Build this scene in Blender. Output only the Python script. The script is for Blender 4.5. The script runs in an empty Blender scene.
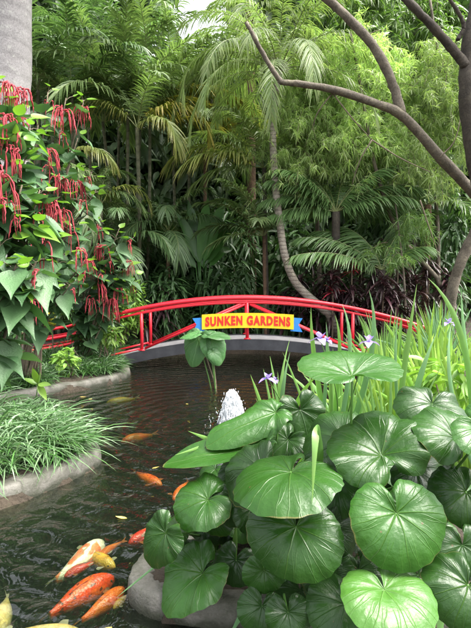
import bpy, math, random
import numpy as np
from mathutils import Vector

# ------------------------------------------------------------------ camera, sky, sun, exposure
SC = bpy.context.scene
COL = SC.collection
R = math.radians
F = 471.8
PITCH = R(3.5)
EYE = np.array([0.0, 0.0, 1.7])
cam = bpy.data.objects.new('camera', bpy.data.cameras.new('camera'))
COL.objects.link(cam)
cam.location = EYE
cam.rotation_euler = (R(90) - PITCH, 0, 0)
cam.data.sensor_fit = 'VERTICAL'
cam.data.sensor_height = 36
cam.data.lens = F / 628 * 36
cam.data.clip_start = 0.05
cam.data.clip_end = 1000
SC.camera = cam

W = bpy.data.worlds.new('World')
SC.world = W
W.use_nodes = True
wn = W.node_tree
bg = wn.nodes['Background']
sky = wn.nodes.new('ShaderNodeTexSky')
sky.sky_type = 'NISHITA'
sky.sun_disc = False
SUN_EL, SUN_AZ = R(62), R(100)      # azimuth measured clockwise from +Y
sky.sun_elevation = SUN_EL
sky.sun_rotation = SUN_AZ
sky.dust_density = 6
sky.air_density = 1.0
sky.ozone_density = 1.0
hs = wn.nodes.new('ShaderNodeHueSaturation')   # thin overcast: the blue is washed out
hs.inputs['Saturation'].default_value = 0.22
wn.links.new(sky.outputs[0], hs.inputs['Color'])
wn.links.new(hs.outputs[0], bg.inputs['Color'])
bg.inputs['Strength'].default_value = 0.15
sl = bpy.data.lights.new('sun', 'SUN')
sl.energy = 2.3
sl.angle = R(45)
sl.color = (1.0, 0.95, 0.86)
so = bpy.data.objects.new('sun', sl)
COL.objects.link(so)
sd = Vector((math.sin(SUN_AZ) * math.cos(SUN_EL), math.cos(SUN_AZ) * math.cos(SUN_EL), math.sin(SUN_EL)))
so.rotation_euler = sd.to_track_quat('Z', 'Y').to_euler()
so.location = (0, 0, 30)
SC.view_settings.view_transform = 'Standard'
SC.view_settings.look = 'None'
SC.view_settings.gamma = 1
SC.view_settings.use_curve_mapping = False
SC.view_settings.exposure = 2.25
try:
    SC.cycles.max_bounces = 8
    SC.cycles.transparent_max_bounces = 8
    SC.cycles.use_denoising = True
    SC.cycles.sample_clamp_indirect = 6
except Exception:
    pass

# ------------------------------------------------------------------ helpers
FW = np.array([0, math.cos(PITCH), -math.sin(PITCH)])
UP = np.array([0, math.sin(PITCH), math.cos(PITCH)])
RT = np.array([1.0, 0, 0])


def ray(px, py):
    return FW + RT * (px - 235.5) / F + UP * (314 - py) / F


def P(px, py, d):
    """point seen at (px, py) at distance d along +Y"""
    r = ray(px, py)
    return EYE + r * (d / r[1])


def G(px, py, z=0.0):
    r = ray(px, py)
    return EYE + r * ((z - EYE[2]) / r[2])


def nrm(a):
    a = np.asarray(a, float)
    return a / np.maximum(np.linalg.norm(a, axis=-1, keepdims=True), 1e-9)


def rngof(s):
    return np.random.default_rng(s)


class MB:
    """collects ribbons, tubes and patches and links them as ONE mesh object (world coordinates)"""
    def __init__(self):
        self.v, self.f, self.m, self.uv, self.n = [], [], [], [], 0

    def add(self, v, f, uv=None, mat=0):
        v = np.asarray(v, float).reshape(-1, 3)
        f = np.asarray(f, int)
        self.v.append(v)
        self.f.append(f + self.n)
        self.m.append(np.full(len(f), mat))
        self.uv.append(np.zeros((len(v), 2)) if uv is None else np.asarray(uv, float).reshape(-1, 2))
        self.n += len(v)

    def grid(self, V, uv=None, mat=0, wrap=False):
        """V (a, b, 3) lattice"""
        a, b = V.shape[:2]
        i, j = np.meshgrid(np.arange(a - 1), np.arange(b if wrap else b - 1), indexing='ij')
        j2 = (j + 1) % b
        f = np.stack([i * b + j, i * b + j2, (i + 1) * b + j2, (i + 1) * b + j], -1).reshape(-1, 4)
        self.add(V.reshape(-1, 3), f, uv, mat)

    def ribbons(self, Pn, Wd, S, fold=None, mat=0, u=None):
        """Pn (M,n,3) centre lines, Wd (M,n) half widths, S (M,n,3) side vectors, fold (M,n,3) keel offset"""
        M, n = Pn.shape[:2]
        if M == 0:
            return
        l = Pn - S * Wd[..., None]
        r = Pn + S * Wd[..., None]
        vv = np.broadcast_to(np.linspace(0, 1, n)[None, :], (M, n))
        uu = np.zeros((M, n)) if u is None else np.broadcast_to(np.asarray(u)[:, None], (M, n))
        if fold is None:
            V = np.stack([l, r], 2)
            k = 2
        else:
            V = np.stack([l, Pn + fold, r], 2)
            k = 3
        uv = np.stack([np.broadcast_to(uu[..., None], (M, n, k)), np.broadcast_to(vv[..., None], (M, n, k))], -1)
        base = (np.arange(M) * n * k)[:, None, None]
        i = np.arange(n - 1)[None, :, None]
        j = np.arange(k - 1)[None, None, :]
        a = base + i * k + j
        f = np.stack([a, a + 1, a + k + 1, a + k], -1).reshape(-1, 4)
        self.add(V.reshape(-1, 3), f, uv.reshape(-1, 2), mat)

    def tube(self, pts, rad, seg=8, mat=0, cap=True, wob=0.0, seed=0):
        pts = np.asarray(pts, float)
        n = len(pts)
        rad = np.broadcast_to(np.asarray(rad, float), (n,))
        T = nrm(np.gradient(pts, axis=0))
        ref = np.array([0.0, 0, 1]) if abs(T[:, 2]).mean() < 0.85 else np.array([1.0, 0, 0])
        A = nrm(np.cross(T, ref))
        B = np.cross(T, A)
        th = np.linspace(0, 2 * np.pi, seg, endpoint=False)
        rr = rad[:, None] * np.ones(seg)
        if wob:
            rg = rngof(seed)
            rr = rr * (1 + wob * rg.standard_normal((n, seg)))
        V = pts[:, None] + rr[..., None] * (np.cos(th)[None, :, None] * A[:, None] + np.sin(th)[None, :, None] * B[:, None])
        uv = np.stack(np.meshgrid(np.linspace(0, 1, n), th / 6.283, indexing='ij'), -1)
        if cap:
            V = np.concatenate([np.repeat(pts[:1, None], seg, 1), V, np.repeat(pts[-1:, None], seg, 1)], 0)
            uv = np.concatenate([uv[:1], uv, uv[-1:]], 0)
        self.grid(V, uv.reshape(-1, 2), mat, wrap=True)

    def box(self, c, s, mat=0, rot=None):
        c = np.asarray(c, float)
        h = np.asarray(s, float) / 2
        v = np.array([[x, y, z] for x in (-1, 1) for y in (-1, 1) for z in (-1, 1)], float) * h
        if rot is not None:
            v = v @ np.asarray(rot).T
        self.add(v + c, [[0, 1, 3, 2], [4, 6, 7, 5], [0, 4, 5, 1], [2, 3, 7, 6], [0, 2, 6, 4], [1, 5, 7, 3]], None, mat)

    def build(self, name, mats, parent=None, smooth=True, off=None):
        me = bpy.data.meshes.new(name)
        v = np.concatenate(self.v)
        f = np.concatenate(self.f)
        o = np.zeros(3)
        if parent is not None:
            o = np.array(world_loc(parent))
        elif off is not None:
            o = np.asarray(off, float)
        v = v - o
        me.vertices.add(len(v))
        me.vertices.foreach_set('co', v.astype(np.float32).ravel())
        me.loops.add(f.size)
        me.loops.foreach_set('vertex_index', f.astype(np.int32).ravel())
        me.polygons.add(len(f))
        me.polygons.foreach_set('loop_start', (np.arange(len(f)) * 4).astype(np.int32))
        me.polygons.foreach_set('material_index', np.concatenate(self.m).astype(np.int32))
        me.polygons.foreach_set('use_smooth', np.full(len(f), smooth))
        ul = me.uv_layers.new(name='UVMap')
        uv = np.concatenate(self.uv)[f.ravel()]
        ul.data.foreach_set('uv', uv.astype(np.float32).ravel())
        me.update()
        me.validate()
        if not isinstance(mats, (list, tuple)):
            mats = [mats]
        for m in mats:
            me.materials.append(m)
        ob = bpy.data.objects.new(name, me)
        COL.objects.link(ob)
        if parent is not None:
            ob.parent = parent
        elif off is not None:
            ob.location = o
        return ob


def world_loc(o):
    l = Vector(o.location)
    while o.parent:
        o = o.parent
        l += Vector(o.location)
    return l


def tag(o, label, cat, group=None):
    o['label'] = label
    o['category'] = cat
    if group:
        o['group'] = group
    return o


def thing(name, label, cat, loc, group=None):
    o = bpy.data.objects.new(name, None)
    o.empty_display_size = 0.1
    COL.objects.link(o)
    o.location = tuple(float(x) for x in loc)
    return tag(o, label, cat, group)


def dup(root, loc, rz=0.0, sc=1.0, label=None):
    r = root.copy()
    COL.objects.link(r)
    r.location = tuple(float(x) for x in loc)
    r.rotation_euler = (0, 0, rz)
    r.scale = (sc, sc, sc)
    if label:
        r['label'] = label
    for ch in root.children:
        c = ch.copy()
        COL.objects.link(c)
        c.parent = r
        for g in ch.children:
            d = g.copy()
            COL.objects.link(d)
            d.parent = c
    return r


def spline(pts, n=24):
    """Catmull-Rom through pts"""
    p = np.asarray(pts, float)
    p = np.concatenate([[2 * p[0] - p[1]], p, [2 * p[-1] - p[-2]]])
    m = len(p) - 3
    out = []
    for t in np.linspace(0, m - 1e-6, n):
        i = int(t)
        u = t - i
        a, b, c, d = p[i:i + 4]
        out.append(0.5 * (2 * b + (c - a) * u + (2 * a - 5 * b + 4 * c - d) * u * u + (3 * b - a - 3 * c + d) * u ** 3))
    return np.array(out)


# ------------------------------------------------------------------ materials
def new_mat(name):
    m = bpy.data.materials.new(name)
    m.use_nodes = True
    nt = m.node_tree
    return m, nt, nt.nodes['Principled BSDF'], nt.nodes['Material Output']


def nd(nt, t, **kw):
    n = nt.nodes.new(t)
    for k, v in kw.items():
        if k in n.inputs:
            n.inputs[k].default_value = v
        else:
            setattr(n, k, v)
    return n


def c4(c):
    return (c[0], c[1], c[2], 1)


def ramp(nt, stops):
    n = nt.nodes.new('ShaderNodeValToRGB')
    e = n.color_ramp.elements
    e[0].position, e[0].color = stops[0][0], c4(stops[0][1])
    e[1].position, e[1].color = stops[-1][0], c4(stops[-1][1])
    for p, c in stops[1:-1]:
        x = e.new(p)
        x.color = c4(c)
    return n


def math_n(nt, op, a, b=None, c=None):
    n = nt.nodes.new('ShaderNodeMath')
    n.operation = op
    for i, x in enumerate((a, b, c)):
        if x is None:
            continue
        if isinstance(x, (int, float)):
            n.inputs[i].default_value = x
        else:
            nt.links.new(x, n.inputs[i])
    return n.outputs[0]


def mixc(nt, fac, a, b, mode='MIX'):
    n = nt.nodes.new('ShaderNodeMix')
    n.data_type = 'RGBA'
    n.blend_type = mode
    for s, x in ((0, fac), (6, a), (7, b)):
        if isinstance(x, (int, float)):
            n.inputs[s].default_value = x
        elif isinstance(x, tuple):
            n.inputs[s].default_value = c4(x)
        else:
            nt.links.new(x, n.inputs[s])
    return n.outputs[2]


def leaf_mat(name, c1, c2, tr=0.3, rough=0.42, tip=None, tip_amt=0.0, objvar=0.25, bump=0.0, spec=0.5):
    """leaf: colour varies from leaf to leaf and object to object, optionally yellowing at the tips"""
    m, nt, b, out = new_mat(name)
    L = nt.links
    g = nd(nt, 'ShaderNodeNewGeometry')
    oi = nd(nt, 'ShaderNodeObjectInfo')
    col = mixc(nt, g.outputs['Random Per Island'], c1, c2)
    if tip is not None:
        uv = nd(nt, 'ShaderNodeUVMap')
        sp = nd(nt, 'ShaderNodeSeparateXYZ')
        L.new(uv.outputs[0], sp.inputs[0])
        t = math_n(nt, 'POWER', sp.outputs[1], 2.0)
        t = math_n(nt, 'MULTIPLY', t, tip_amt)
        col = mixc(nt, t, col, tip)
    tc = nd(nt, 'ShaderNodeTexCoord')
    nz = nd(nt, 'ShaderNodeTexNoise', Scale=9.0, Detail=3.0)
    L.new(tc.outputs['Object'], nz.inputs['Vector'])
    v = math_n(nt, 'MULTIPLY_ADD', oi.outputs['Random'], objvar * 2, 1 - objvar)
    v2 = math_n(nt, 'MULTIPLY_ADD', nz.outputs['Fac'], 0.5, 0.75)
    v = math_n(nt, 'MULTIPLY', v, v2)
    h = nd(nt, 'ShaderNodeHueSaturation')
    L.new(v, h.inputs['Value'])
    L.new(col, h.inputs['Color'])
    L.new(h.outputs[0], b.inputs['Base Color'])
    b.inputs['Roughness'].default_value = rough
    b.inputs['Specular IOR Level'].default_value = spec
    if bump:
        n2 = nd(nt, 'ShaderNodeTexNoise', Scale=60.0, Detail=2.0)
        L.new(tc.outputs['Object'], n2.inputs['Vector'])
        bp = nd(nt, 'ShaderNodeBump', Strength=bump, Distance=0.01)
        L.new(n2.outputs['Fac'], bp.inputs['Height'])
        L.new(bp.outputs[0], b.inputs['Normal'])
    if tr:
        t = nd(nt, 'ShaderNodeBsdfTranslucent')
        tcx = mixc(nt, 1.0, h.outputs[0], (1.0, 1.15, 0.55), 'MULTIPLY')
        L.new(tcx, t.inputs['Color'])
        mx = nd(nt, 'ShaderNodeMixShader')
        mx.inputs[0].default_value = tr
        L.new(b.outputs[0], mx.inputs[1])
        L.new(t.outputs[0], mx.inputs[2])
        L.new(mx.outputs[0], out.inputs['Surface'])
    return m


def noise_mat(name, stops, scale=6.0, rough=0.8, bump=0.3, bscale=40.0, dist=0.01, detail=6.0, stretch=None, spec=0.4):
    m, nt, b, out = new_mat(name)
    L = nt.links
    tc = nd(nt, 'ShaderNodeTexCoord')
    mp = nd(nt, 'ShaderNodeMapping')
    if stretch:
        mp.inputs['Scale'].default_value = stretch
    L.new(tc.outputs['Object'], mp.inputs[0])
    n1 = nd(nt, 'ShaderNodeTexNoise', Scale=scale, Detail=detail, Roughness=0.65)
    L.new(mp.outputs[0], n1.inputs['Vector'])
    r = ramp(nt, stops)
    L.new(n1.outputs['Fac'], r.inputs[0])
    L.new(r.outputs[0], b.inputs['Base Color'])
    b.inputs['Roughness'].default_value = rough
    b.inputs['Specular IOR Level'].default_value = spec
    n2 = nd(nt, 'ShaderNodeTexNoise', Scale=bscale, Detail=5.0)
    L.new(mp.outputs[0], n2.inputs['Vector'])
    bp = nd(nt, 'ShaderNodeBump', Strength=bump, Distance=dist)
    L.new(n2.outputs['Fac'], bp.inputs['Height'])
    L.new(bp.outputs[0], b.inputs['Normal'])
    return m


def kerb_mat():
    m = noise_mat('kerb_stone', [(0.25, (0.022, 0.026, 0.014)), (0.42, (0.06, 0.06, 0.046)), (0.58, (0.105, 0.1, 0.087)), (0.8, (0.15, 0.143, 0.125))], 6, 0.7, 0.45, 70, 0.015, detail=9.0)
    nt = m.node_tree
    b = nt.nodes['Principled BSDF']
    src = b.inputs['Base Color'].links[0].from_socket
    tc = nd(nt, 'ShaderNodeTexCoord')
    sp = nd(nt, 'ShaderNodeSeparateXYZ')
    nt.links.new(tc.outputs['Object'], sp.inputs[0])
    nz = nd(nt, 'ShaderNodeTexNoise', Scale=9.0, Detail=4.0)
    nt.links.new(tc.outputs['Object'], nz.inputs['Vector'])
    z = math_n(nt, 'MULTIPLY_ADD', nz.outputs['Fac'], -0.10, sp.outputs[2])
    k = ramp(nt, [(0.0, (1, 1, 1)), (0.045, (0, 0, 0))])
    nt.links.new(math_n(nt, 'ADD', z, 0.03), k.inputs[0])
    c = mixc(nt, k.outputs[0], src, (0.022, 0.024, 0.014))
    v = nd(nt, 'ShaderNodeTexNoise', Scale=45.0, Detail=3.0)
    nt.links.new(tc.outputs['Object'], v.inputs['Vector'])
    s2 = ramp(nt, [(0.56, (0, 0, 0)), (0.66, (1, 1, 1))])
    nt.links.new(v.outputs['Fac'], s2.inputs[0])
    c = mixc(nt, math_n(nt, 'MULTIPLY', s2.outputs[0], 0.45), c, (0.045, 0.05, 0.03))
    nt.links.new(c, b.inputs['Base Color'])
    return m


def trunk_mat(name, c1, c2, ring=0.0, rscale=6.0, bump=0.5):
    m, nt, b, out = new_mat(name)
    L = nt.links
    tc = nd(nt, 'ShaderNodeTexCoord')
    n1 = nd(nt, 'ShaderNodeTexNoise', Scale=5.0, Detail=7.0, Roughness=0.7)
    L.new(tc.outputs['Object'], n1.inputs['Vector'])
    r = ramp(nt, [(0.3, c1), (0.7, c2)])
    L.new(n1.outputs['Fac'], r.inputs[0])
    col = r.outputs[0]
    hgt = n1.outputs['Fac']
    if ring:
        wv = nd(nt, 'ShaderNodeTexWave', Scale=rscale, Distortion=1.2, Detail=2.0)
        wv.wave_type = 'BANDS'
        wv.bands_direction = 'Z'
        wv.inputs['Detail Scale'].default_value = 3
        L.new(tc.outputs['Object'], wv.inputs['Vector'])
        k = math_n(nt, 'POWER', wv.outputs['Fac'], 3.0)
        col = mixc(nt, math_n(nt, 'MULTIPLY', k, ring), col, (c1[0] * .45, c1[1] * .45, c1[2] * .42))
        hgt = math_n(nt, 'SUBTRACT', n1.outputs['Fac'], k)
    n3 = nd(nt, 'ShaderNodeTexNoise', Scale=38.0, Detail=6.0, Roughness=0.75)
    L.new(tc.outputs['Object'], n3.inputs['Vector'])
    g3 = ramp(nt, [(0.35, (.45, .45, .45)), (0.62, (1.15, 1.15, 1.15))])
    L.new(n3.outputs['Fac'], g3.inputs[0])
    col = mixc(nt, .75, col, g3.outputs[0], 'MULTIPLY')
    n4 = nd(nt, 'ShaderNodeTexNoise', Scale=8.0, Detail=5.0, Roughness=0.6)
    L.new(tc.outputs['Object'], n4.inputs['Vector'])
    g4 = ramp(nt, [(0.58, (0, 0, 0)), (0.66, (1, 1, 1))])
    L.new(n4.outputs['Fac'], g4.inputs[0])
    col = mixc(nt, math_n(nt, 'MULTIPLY', g4.outputs[0], .4), col, (c2[0] * 1.35, c2[1] * 1.45, c2[2] * 1.3))
    hgt = math_n(nt, 'ADD', hgt, math_n(nt, 'MULTIPLY', n3.outputs['Fac'], .8))
    L.new(col, b.inputs['Base Color'])
    b.inputs['Roughness'].default_value = 0.85
    bp = nd(nt, 'ShaderNodeBump', Strength=bump, Distance=0.02)
    L.new(hgt, bp.inputs['Height'])
    L.new(bp.outputs[0], b.inputs['Normal'])
    return m


def round_leaf_mat(name, c1, c2, vein, nv=9, rough=0.37):
    """broad rounded leaf with pale radiating veins (UV: angle, radius)"""
    m, nt, b, out = new_mat(name)
    L = nt.links
    uv = nd(nt, 'ShaderNodeUVMap')
    tc = nd(nt, 'ShaderNodeTexCoord')
    oi = nd(nt, 'ShaderNodeObjectInfo')
    sp = nd(nt, 'ShaderNodeSeparateXYZ')
    L.new(uv.outputs[0], sp.inputs[0])
    nz = nd(nt, 'ShaderNodeTexNoise', Scale=7.0, Detail=2.0)
    L.new(tc.outputs['Object'], nz.inputs['Vector'])
    wob = math_n(nt, 'MULTIPLY_ADD', nz.outputs['Fac'], 0.035, -0.0175)
    ang = math_n(nt, 'ADD', sp.outputs[0], wob)
    rad = sp.outputs[1]

    def veins(n, w0, w1, start, phase=0.0, bend=0.0):
        a = math_n(nt, 'MULTIPLY_ADD', ang, n, phase)
        if bend:
            a = math_n(nt, 'MULTIPLY_ADD', rad, bend, a)
        fr = math_n(nt, 'FRACT', a)
        d = math_n(nt, 'ABSOLUTE', math_n(nt, 'SUBTRACT', fr, 0.5))
        d = math_n(nt, 'MULTIPLY', math_n(nt, 'MULTIPLY', d, 6.283 / n), rad)
        w = math_n(nt, 'MULTIPLY_ADD', rad, w1 - w0, w0)
        k = math_n(nt, 'DIVIDE', d, w)
        k = math_n(nt, 'SUBTRACT', 1.0, math_n(nt, 'MINIMUM', k, 1.0))
        if start > 0:
            s = math_n(nt, 'MULTIPLY', math_n(nt, 'SUBTRACT', rad, start), 4.0)
            nn = nt.nodes.new('ShaderNodeClamp')
            L.new(s, nn.inputs[0])
            k = math_n(nt, 'MULTIPLY', k, nn.outputs[0])
        return k
    v1 = veins(nv, 0.020, 0.008, 0)
    v2 = veins(nv * 2, 0.016, 0.010, 0.38, 0.5, 0.55)
    v3 = veins(nv * 2, 0.016, 0.010, 0.42, 0.5, -0.55)
    vv = math_n(nt, 'MAXIMUM', v1, math_n(nt, 'MULTIPLY', math_n(nt, 'MAXIMUM', v2, v3), 0.3))
    base = mixc(nt, nz.outputs['Fac'], c1, c2)
    hv = nd(nt, 'ShaderNodeHueSaturation')
    L.new(base, hv.inputs['Color'])
    L.new(math_n(nt, 'MULTIPLY_ADD', oi.outputs['Random'], 0.6, 0.7), hv.inputs['Value'])
    col = mixc(nt, math_n(nt, 'MULTIPLY', vv, 0.4), hv.outputs[0], vein)
    # blemishes: small brown specks and scuffed patches
    vo = nd(nt, 'ShaderNodeTexVoronoi', Scale=34.0)
    L.new(tc.outputs['Object'], vo.inputs['Vector'])
    sc_ = nd(nt, 'ShaderNodeSeparateColor')
    L.new(vo.outputs['Color'], sc_.inputs[0])
    dot = math_n(nt, 'LESS_THAN', vo.outputs['Distance'], math_n(nt, 'MULTIPLY', math_n(nt, 'SUBTRACT', sc_.outputs[0], 0.8), 0.9))
    col = mixc(nt, math_n(nt, 'MULTIPLY', dot, 0.75), col, (0.09, 0.06, 0.025))
    edge = math_n(nt, 'GREATER_THAN', math_n(nt, 'MULTIPLY_ADD', nz.outputs['Fac'], 0.10, rad), 1.052)
    col = mixc(nt, math_n(nt, 'MULTIPLY', edge, 0.6), col, (0.14, 0.12, 0.04))
    L.new(col, b.inputs['Base Color'])
    L.new(math_n(nt, 'MULTIPLY_ADD', nz.outputs['Fac'], 0.22, rough - 0.11), b.inputs['Roughness'])
    b.inputs['Specular IOR Level'].default_value = 0.4
    n2 = nd(nt, 'ShaderNodeTexNoise', Scale=30.0, Detail=4.0)
    L.new(tc.outputs['Object'], n2.inputs['Vector'])
    h = math_n(nt, 'MULTIPLY_ADD', vv, -0.9, n2.outputs['Fac'])
    bp = nd(nt, 'ShaderNodeBump', Strength=0.55, Distance=0.008)
    L.new(h, bp.inputs['Height'])
    L.new(bp.outputs[0], b.inputs['Normal'])
    t = nd(nt, 'ShaderNodeBsdfTranslucent')
    L.new(mixc(nt, 1.0, col, (1.1, 1.25, 0.5), 'MULTIPLY'), t.inputs['Color'])
    mx = nd(nt, 'ShaderNodeMixShader')
    mx.inputs[0].default_value = 0.22
    L.new(b.outputs[0], mx.inputs[1])
    L.new(t.outputs[0], mx.inputs[2])
    L.new(mx.outputs[0], out.inputs['Surface'])
    return m


def paint_mat(name, c, rough=0.35, var=0.12, bump=0.05):
    m, nt, b, out = new_mat(name)
    L = nt.links
    tc = nd(nt, 'ShaderNodeTexCoord')
    n = nd(nt, 'ShaderNodeTexNoise', Scale=14.0, Detail=6.0)
    L.new(tc.outputs['Object'], n.inputs['Vector'])
    h = nd(nt, 'ShaderNodeHueSaturation')
    h.inputs['Color'].default_value = c4(c)
    L.new(math_n(nt, 'MULTIPLY_ADD', n.outputs['Fac'], 2 * var, 1 - var), h.inputs['Value'])
    L.new(h.outputs[0], b.inputs['Base Color'])
    L.new(math_n(nt, 'MULTIPLY_ADD', n.outputs['Fac'], 0.25, rough - 0.12), b.inputs['Roughness'])
    bp = nd(nt, 'ShaderNodeBump', Strength=bump, Distance=0.01)
    L.new(n.outputs['Fac'], bp.inputs['Height'])
    L.new(bp.outputs[0], b.inputs['Normal'])
    return m


def koi_mat(name, base, patch, thr=0.5, scale=3.0, patch2=None, thr2=0.6, seed=0.0):
    m, nt, b, out = new_mat(name)
    L = nt.links
    tc = nd(nt, 'ShaderNodeTexCoord')
    mp = nd(nt, 'ShaderNodeMapping')
    mp.inputs['Location'].default_value = (seed, seed * 1.7, 0)
    L.new(tc.outputs['Generated'], mp.inputs[0])
    n = nd(nt, 'ShaderNodeTexNoise', Scale=scale, Detail=1.5, Roughness=0.4)
    L.new(mp.outputs[0], n.inputs['Vector'])
    r = ramp(nt, [(thr - 0.015, (0, 0, 0)), (thr + 0.015, (1, 1, 1))])
    L.new(n.outputs['Fac'], r.inputs[0])
    col = mixc(nt, r.outputs[0], base, patch)
    if patch2:
        n2 = nd(nt, 'ShaderNodeTexNoise', Scale=scale * 2.2, Detail=2.0, Roughness=0.5)
        L.new(mp.outputs[0], n2.inputs['Vector'])
        r2 = ramp(nt, [(thr2 - 0.02, (0, 0, 0)), (thr2 + 0.02, (1, 1, 1))])
        L.new(n2.outputs['Fac'], r2.inputs[0])
        col = mixc(nt, r2.outputs[0], col, patch2)
    # scales
    uv = nd(nt, 'ShaderNodeUVMap')
    vo = nd(nt, 'ShaderNodeTexVoronoi', Scale=1.0)
    m2 = nd(nt, 'ShaderNodeMapping')
    m2.inputs['Scale'].default_value = (34, 26, 1)
    L.new(uv.outputs[0], m2.inputs[0])
    L.new(m2.outputs[0], vo.inputs['Vector'])
    col = mixc(nt, math_n(nt, 'MULTIPLY', vo.outputs['Distance'], 0.6), col, (base[0] * .5, base[1] * .4, base[2] * .35))
    L.new(col, b.inputs['Base Color'])
    b.inputs['Roughness'].default_value = 0.35
    bp = nd(nt, 'ShaderNodeBump', Strength=0.5, Distance=0.005)
    L.new(vo.outputs['Distance'], bp.inputs['Height'])
    L.new(bp.outputs[0], b.inputs['Normal'])
    return m


def water_mat():
    m, nt, b, out = new_mat('pond_water')
    nt.nodes.remove(b)
    L = nt.links
    tc = nd(nt, 'ShaderNodeTexCoord')
    fx, fy = FOUNT[0], FOUNT[1]
    # rings spreading from the fountain + wind/fish ripples
    mp = nd(nt, 'ShaderNodeMapping')
    mp.inputs['Location'].default_value = (-fx, -fy, 0)
    L.new(tc.outputs['Object'], mp.inputs[0])
    wv = nd(nt, 'ShaderNodeTexWave', Scale=1.5, Distortion=3.5, Detail=2.0)
    wv.wave_type = 'RINGS'
    wv.rings_direction = 'Z'
    wv.inputs['Detail Scale'].default_value = 1.2
    L.new(mp.outputs[0], wv.inputs['Vector'])
    n1 = nd(nt, 'ShaderNodeTexNoise', Scale=5.5, Detail=3.0, Roughness=0.5, Distortion=0.8)
    L.new(tc.outputs['Object'], n1.inputs['Vector'])
    n2 = nd(nt, 'ShaderNodeTexNoise', Scale=13.0, Detail=2.0, Roughness=0.5)
    L.new(tc.outputs['Object'], n2.inputs['Vector'])
    h = math_n(nt, 'MULTIPLY', wv.outputs['Fac'], 0.30)
    h = math_n(nt, 'ADD', h, n1.outputs['Fac'])
    h = math_n(nt, 'MULTIPLY_ADD', n2.outputs['Fac'], 0.10, h)
    bp = nd(nt, 'ShaderNodeBump', Strength=1.0, Distance=0.042)
    L.new(h, bp.inputs['Height'])
    fr = nd(nt, 'ShaderNodeFresnel', IOR=1.5)
    L.new(bp.outputs[0], fr.inputs['Normal'])
    gl = nd(nt, 'ShaderNodeBsdfGlossy', Roughness=0.02)
    gl.inputs['Color'].default_value = (1, 1, 1, 1)
    L.new(bp.outputs[0], gl.inputs['Normal'])
    tr = nd(nt, 'ShaderNodeBsdfTransparent')
    tr.inputs['Color'].default_value = (0.86, 0.9, 0.82, 1)
    df = nd(nt, 'ShaderNodeBsdfDiffuse')
    df.inputs['Color'].default_value = (0.034, 0.05, 0.032, 1)
    silt = nd(nt, 'ShaderNodeMixShader')
    silt.inputs[0].default_value = 0.085
    L.new(tr.outputs[0], silt.inputs[1])
    L.new(df.outputs[0], silt.inputs[2])
    mx = nd(nt, 'ShaderNodeMixShader')
    L.new(fr.outputs[0], mx.inputs[0])
    L.new(silt.outputs[0], mx.inputs[1])
    L.new(gl.outputs[0], mx.inputs[2])
    L.new(mx.outputs[0], out.inputs['Surface'])
    va = nd(nt, 'ShaderNodeVolumeAbsorption', Density=5.5)
    va.inputs['Color'].default_value = (0.36, 0.52, 0.34, 1)
    L.new(va.outputs[0], out.inputs['Volume'])
    return m


FOUNT = G(232, 424, 0.0)
#LEAFMATS
M = {}
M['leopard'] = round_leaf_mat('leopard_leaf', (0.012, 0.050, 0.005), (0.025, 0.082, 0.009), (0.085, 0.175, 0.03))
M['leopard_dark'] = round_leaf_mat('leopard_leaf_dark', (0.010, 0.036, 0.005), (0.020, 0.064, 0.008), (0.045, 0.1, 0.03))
M['leopard_lime'] = round_leaf_mat('leopard_leaf_young', (0.036, 0.105, 0.014), (0.052, 0.135, 0.02), (0.14, 0.26, 0.07))
M['taro'] = round_leaf_mat('taro_leaf', (0.045, 0.14, 0.04), (0.085, 0.2, 0.065), (0.26, 0.40, 0.2), nv=11)
M['stalk'] = leaf_mat('leaf_stalk', (0.06, 0.15, 0.03), (0.09, 0.2, 0.04), tr=0.0)
M['iris'] = leaf_mat('iris_blade', (0.075, 0.2, 0.05), (0.15, 0.32, 0.075), tr=0.3, rough=0.4, tip=(0.24, 0.32, 0.09), tip_amt=0.35)
M['iris_grey'] = leaf_mat('iris_blade_grey', (0.07, 0.18, 0.075), (0.12, 0.25, 0.11), tr=0.22, rough=0.45, tip=(0.2, 0.3, 0.12), tip_amt=0.3)
M['iris_lime'] = leaf_mat('iris_blade_lime', (0.17, 0.34, 0.05), (0.28, 0.44, 0.07), tr=0.35)
M['petal'] = leaf_mat('violet_petal', (0.24, 0.17, 0.6), (0.36, 0.27, 0.72), tr=0.3, rough=0.5)
M['grass'] = leaf_mat('lilyturf', (0.02, 0.065, 0.012), (0.06, 0.14, 0.035), tr=0.2, rough=0.35)
M['grass_pale'] = leaf_mat('lilyturf_pale', (0.03, 0.08, 0.022), (0.15, 0.23, 0.12), tr=0.2, rough=0.35)
M['chenille'] = leaf_mat('chenille_leaf', (0.032, 0.085, 0.03), (0.075, 0.15, 0.06), tr=0.25, rough=0.52, bump=0.5)
M['chenille_young'] = leaf_mat('chenille_young_leaf', (0.11, 0.23, 0.025), (0.16, 0.30, 0.04), tr=0.35, rough=0.4)
M['tassel'] = leaf_mat('red_tassel', (0.34, 0.04, 0.055), (0.50, 0.095, 0.11), tr=0.25, rough=0.9, spec=0.1)
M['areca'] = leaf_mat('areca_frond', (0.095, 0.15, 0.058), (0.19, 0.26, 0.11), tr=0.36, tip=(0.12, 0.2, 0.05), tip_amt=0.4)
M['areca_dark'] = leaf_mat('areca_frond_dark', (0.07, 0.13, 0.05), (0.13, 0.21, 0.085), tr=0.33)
M['areca_yellow'] = leaf_mat('areca_frond_yellow', (0.22, 0.24, 0.04), (0.32, 0.3, 0.06), tr=0.3, tip=(0.42, 0.3, 0.1), tip_amt=0.8)
M['areca_olive'] = leaf_mat('areca_frond_olive', (0.16, 0.23, 0.06), (0.26, 0.31, 0.085), tr=0.35, tip=(0.35, 0.28, 0.1), tip_amt=0.6)
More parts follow.
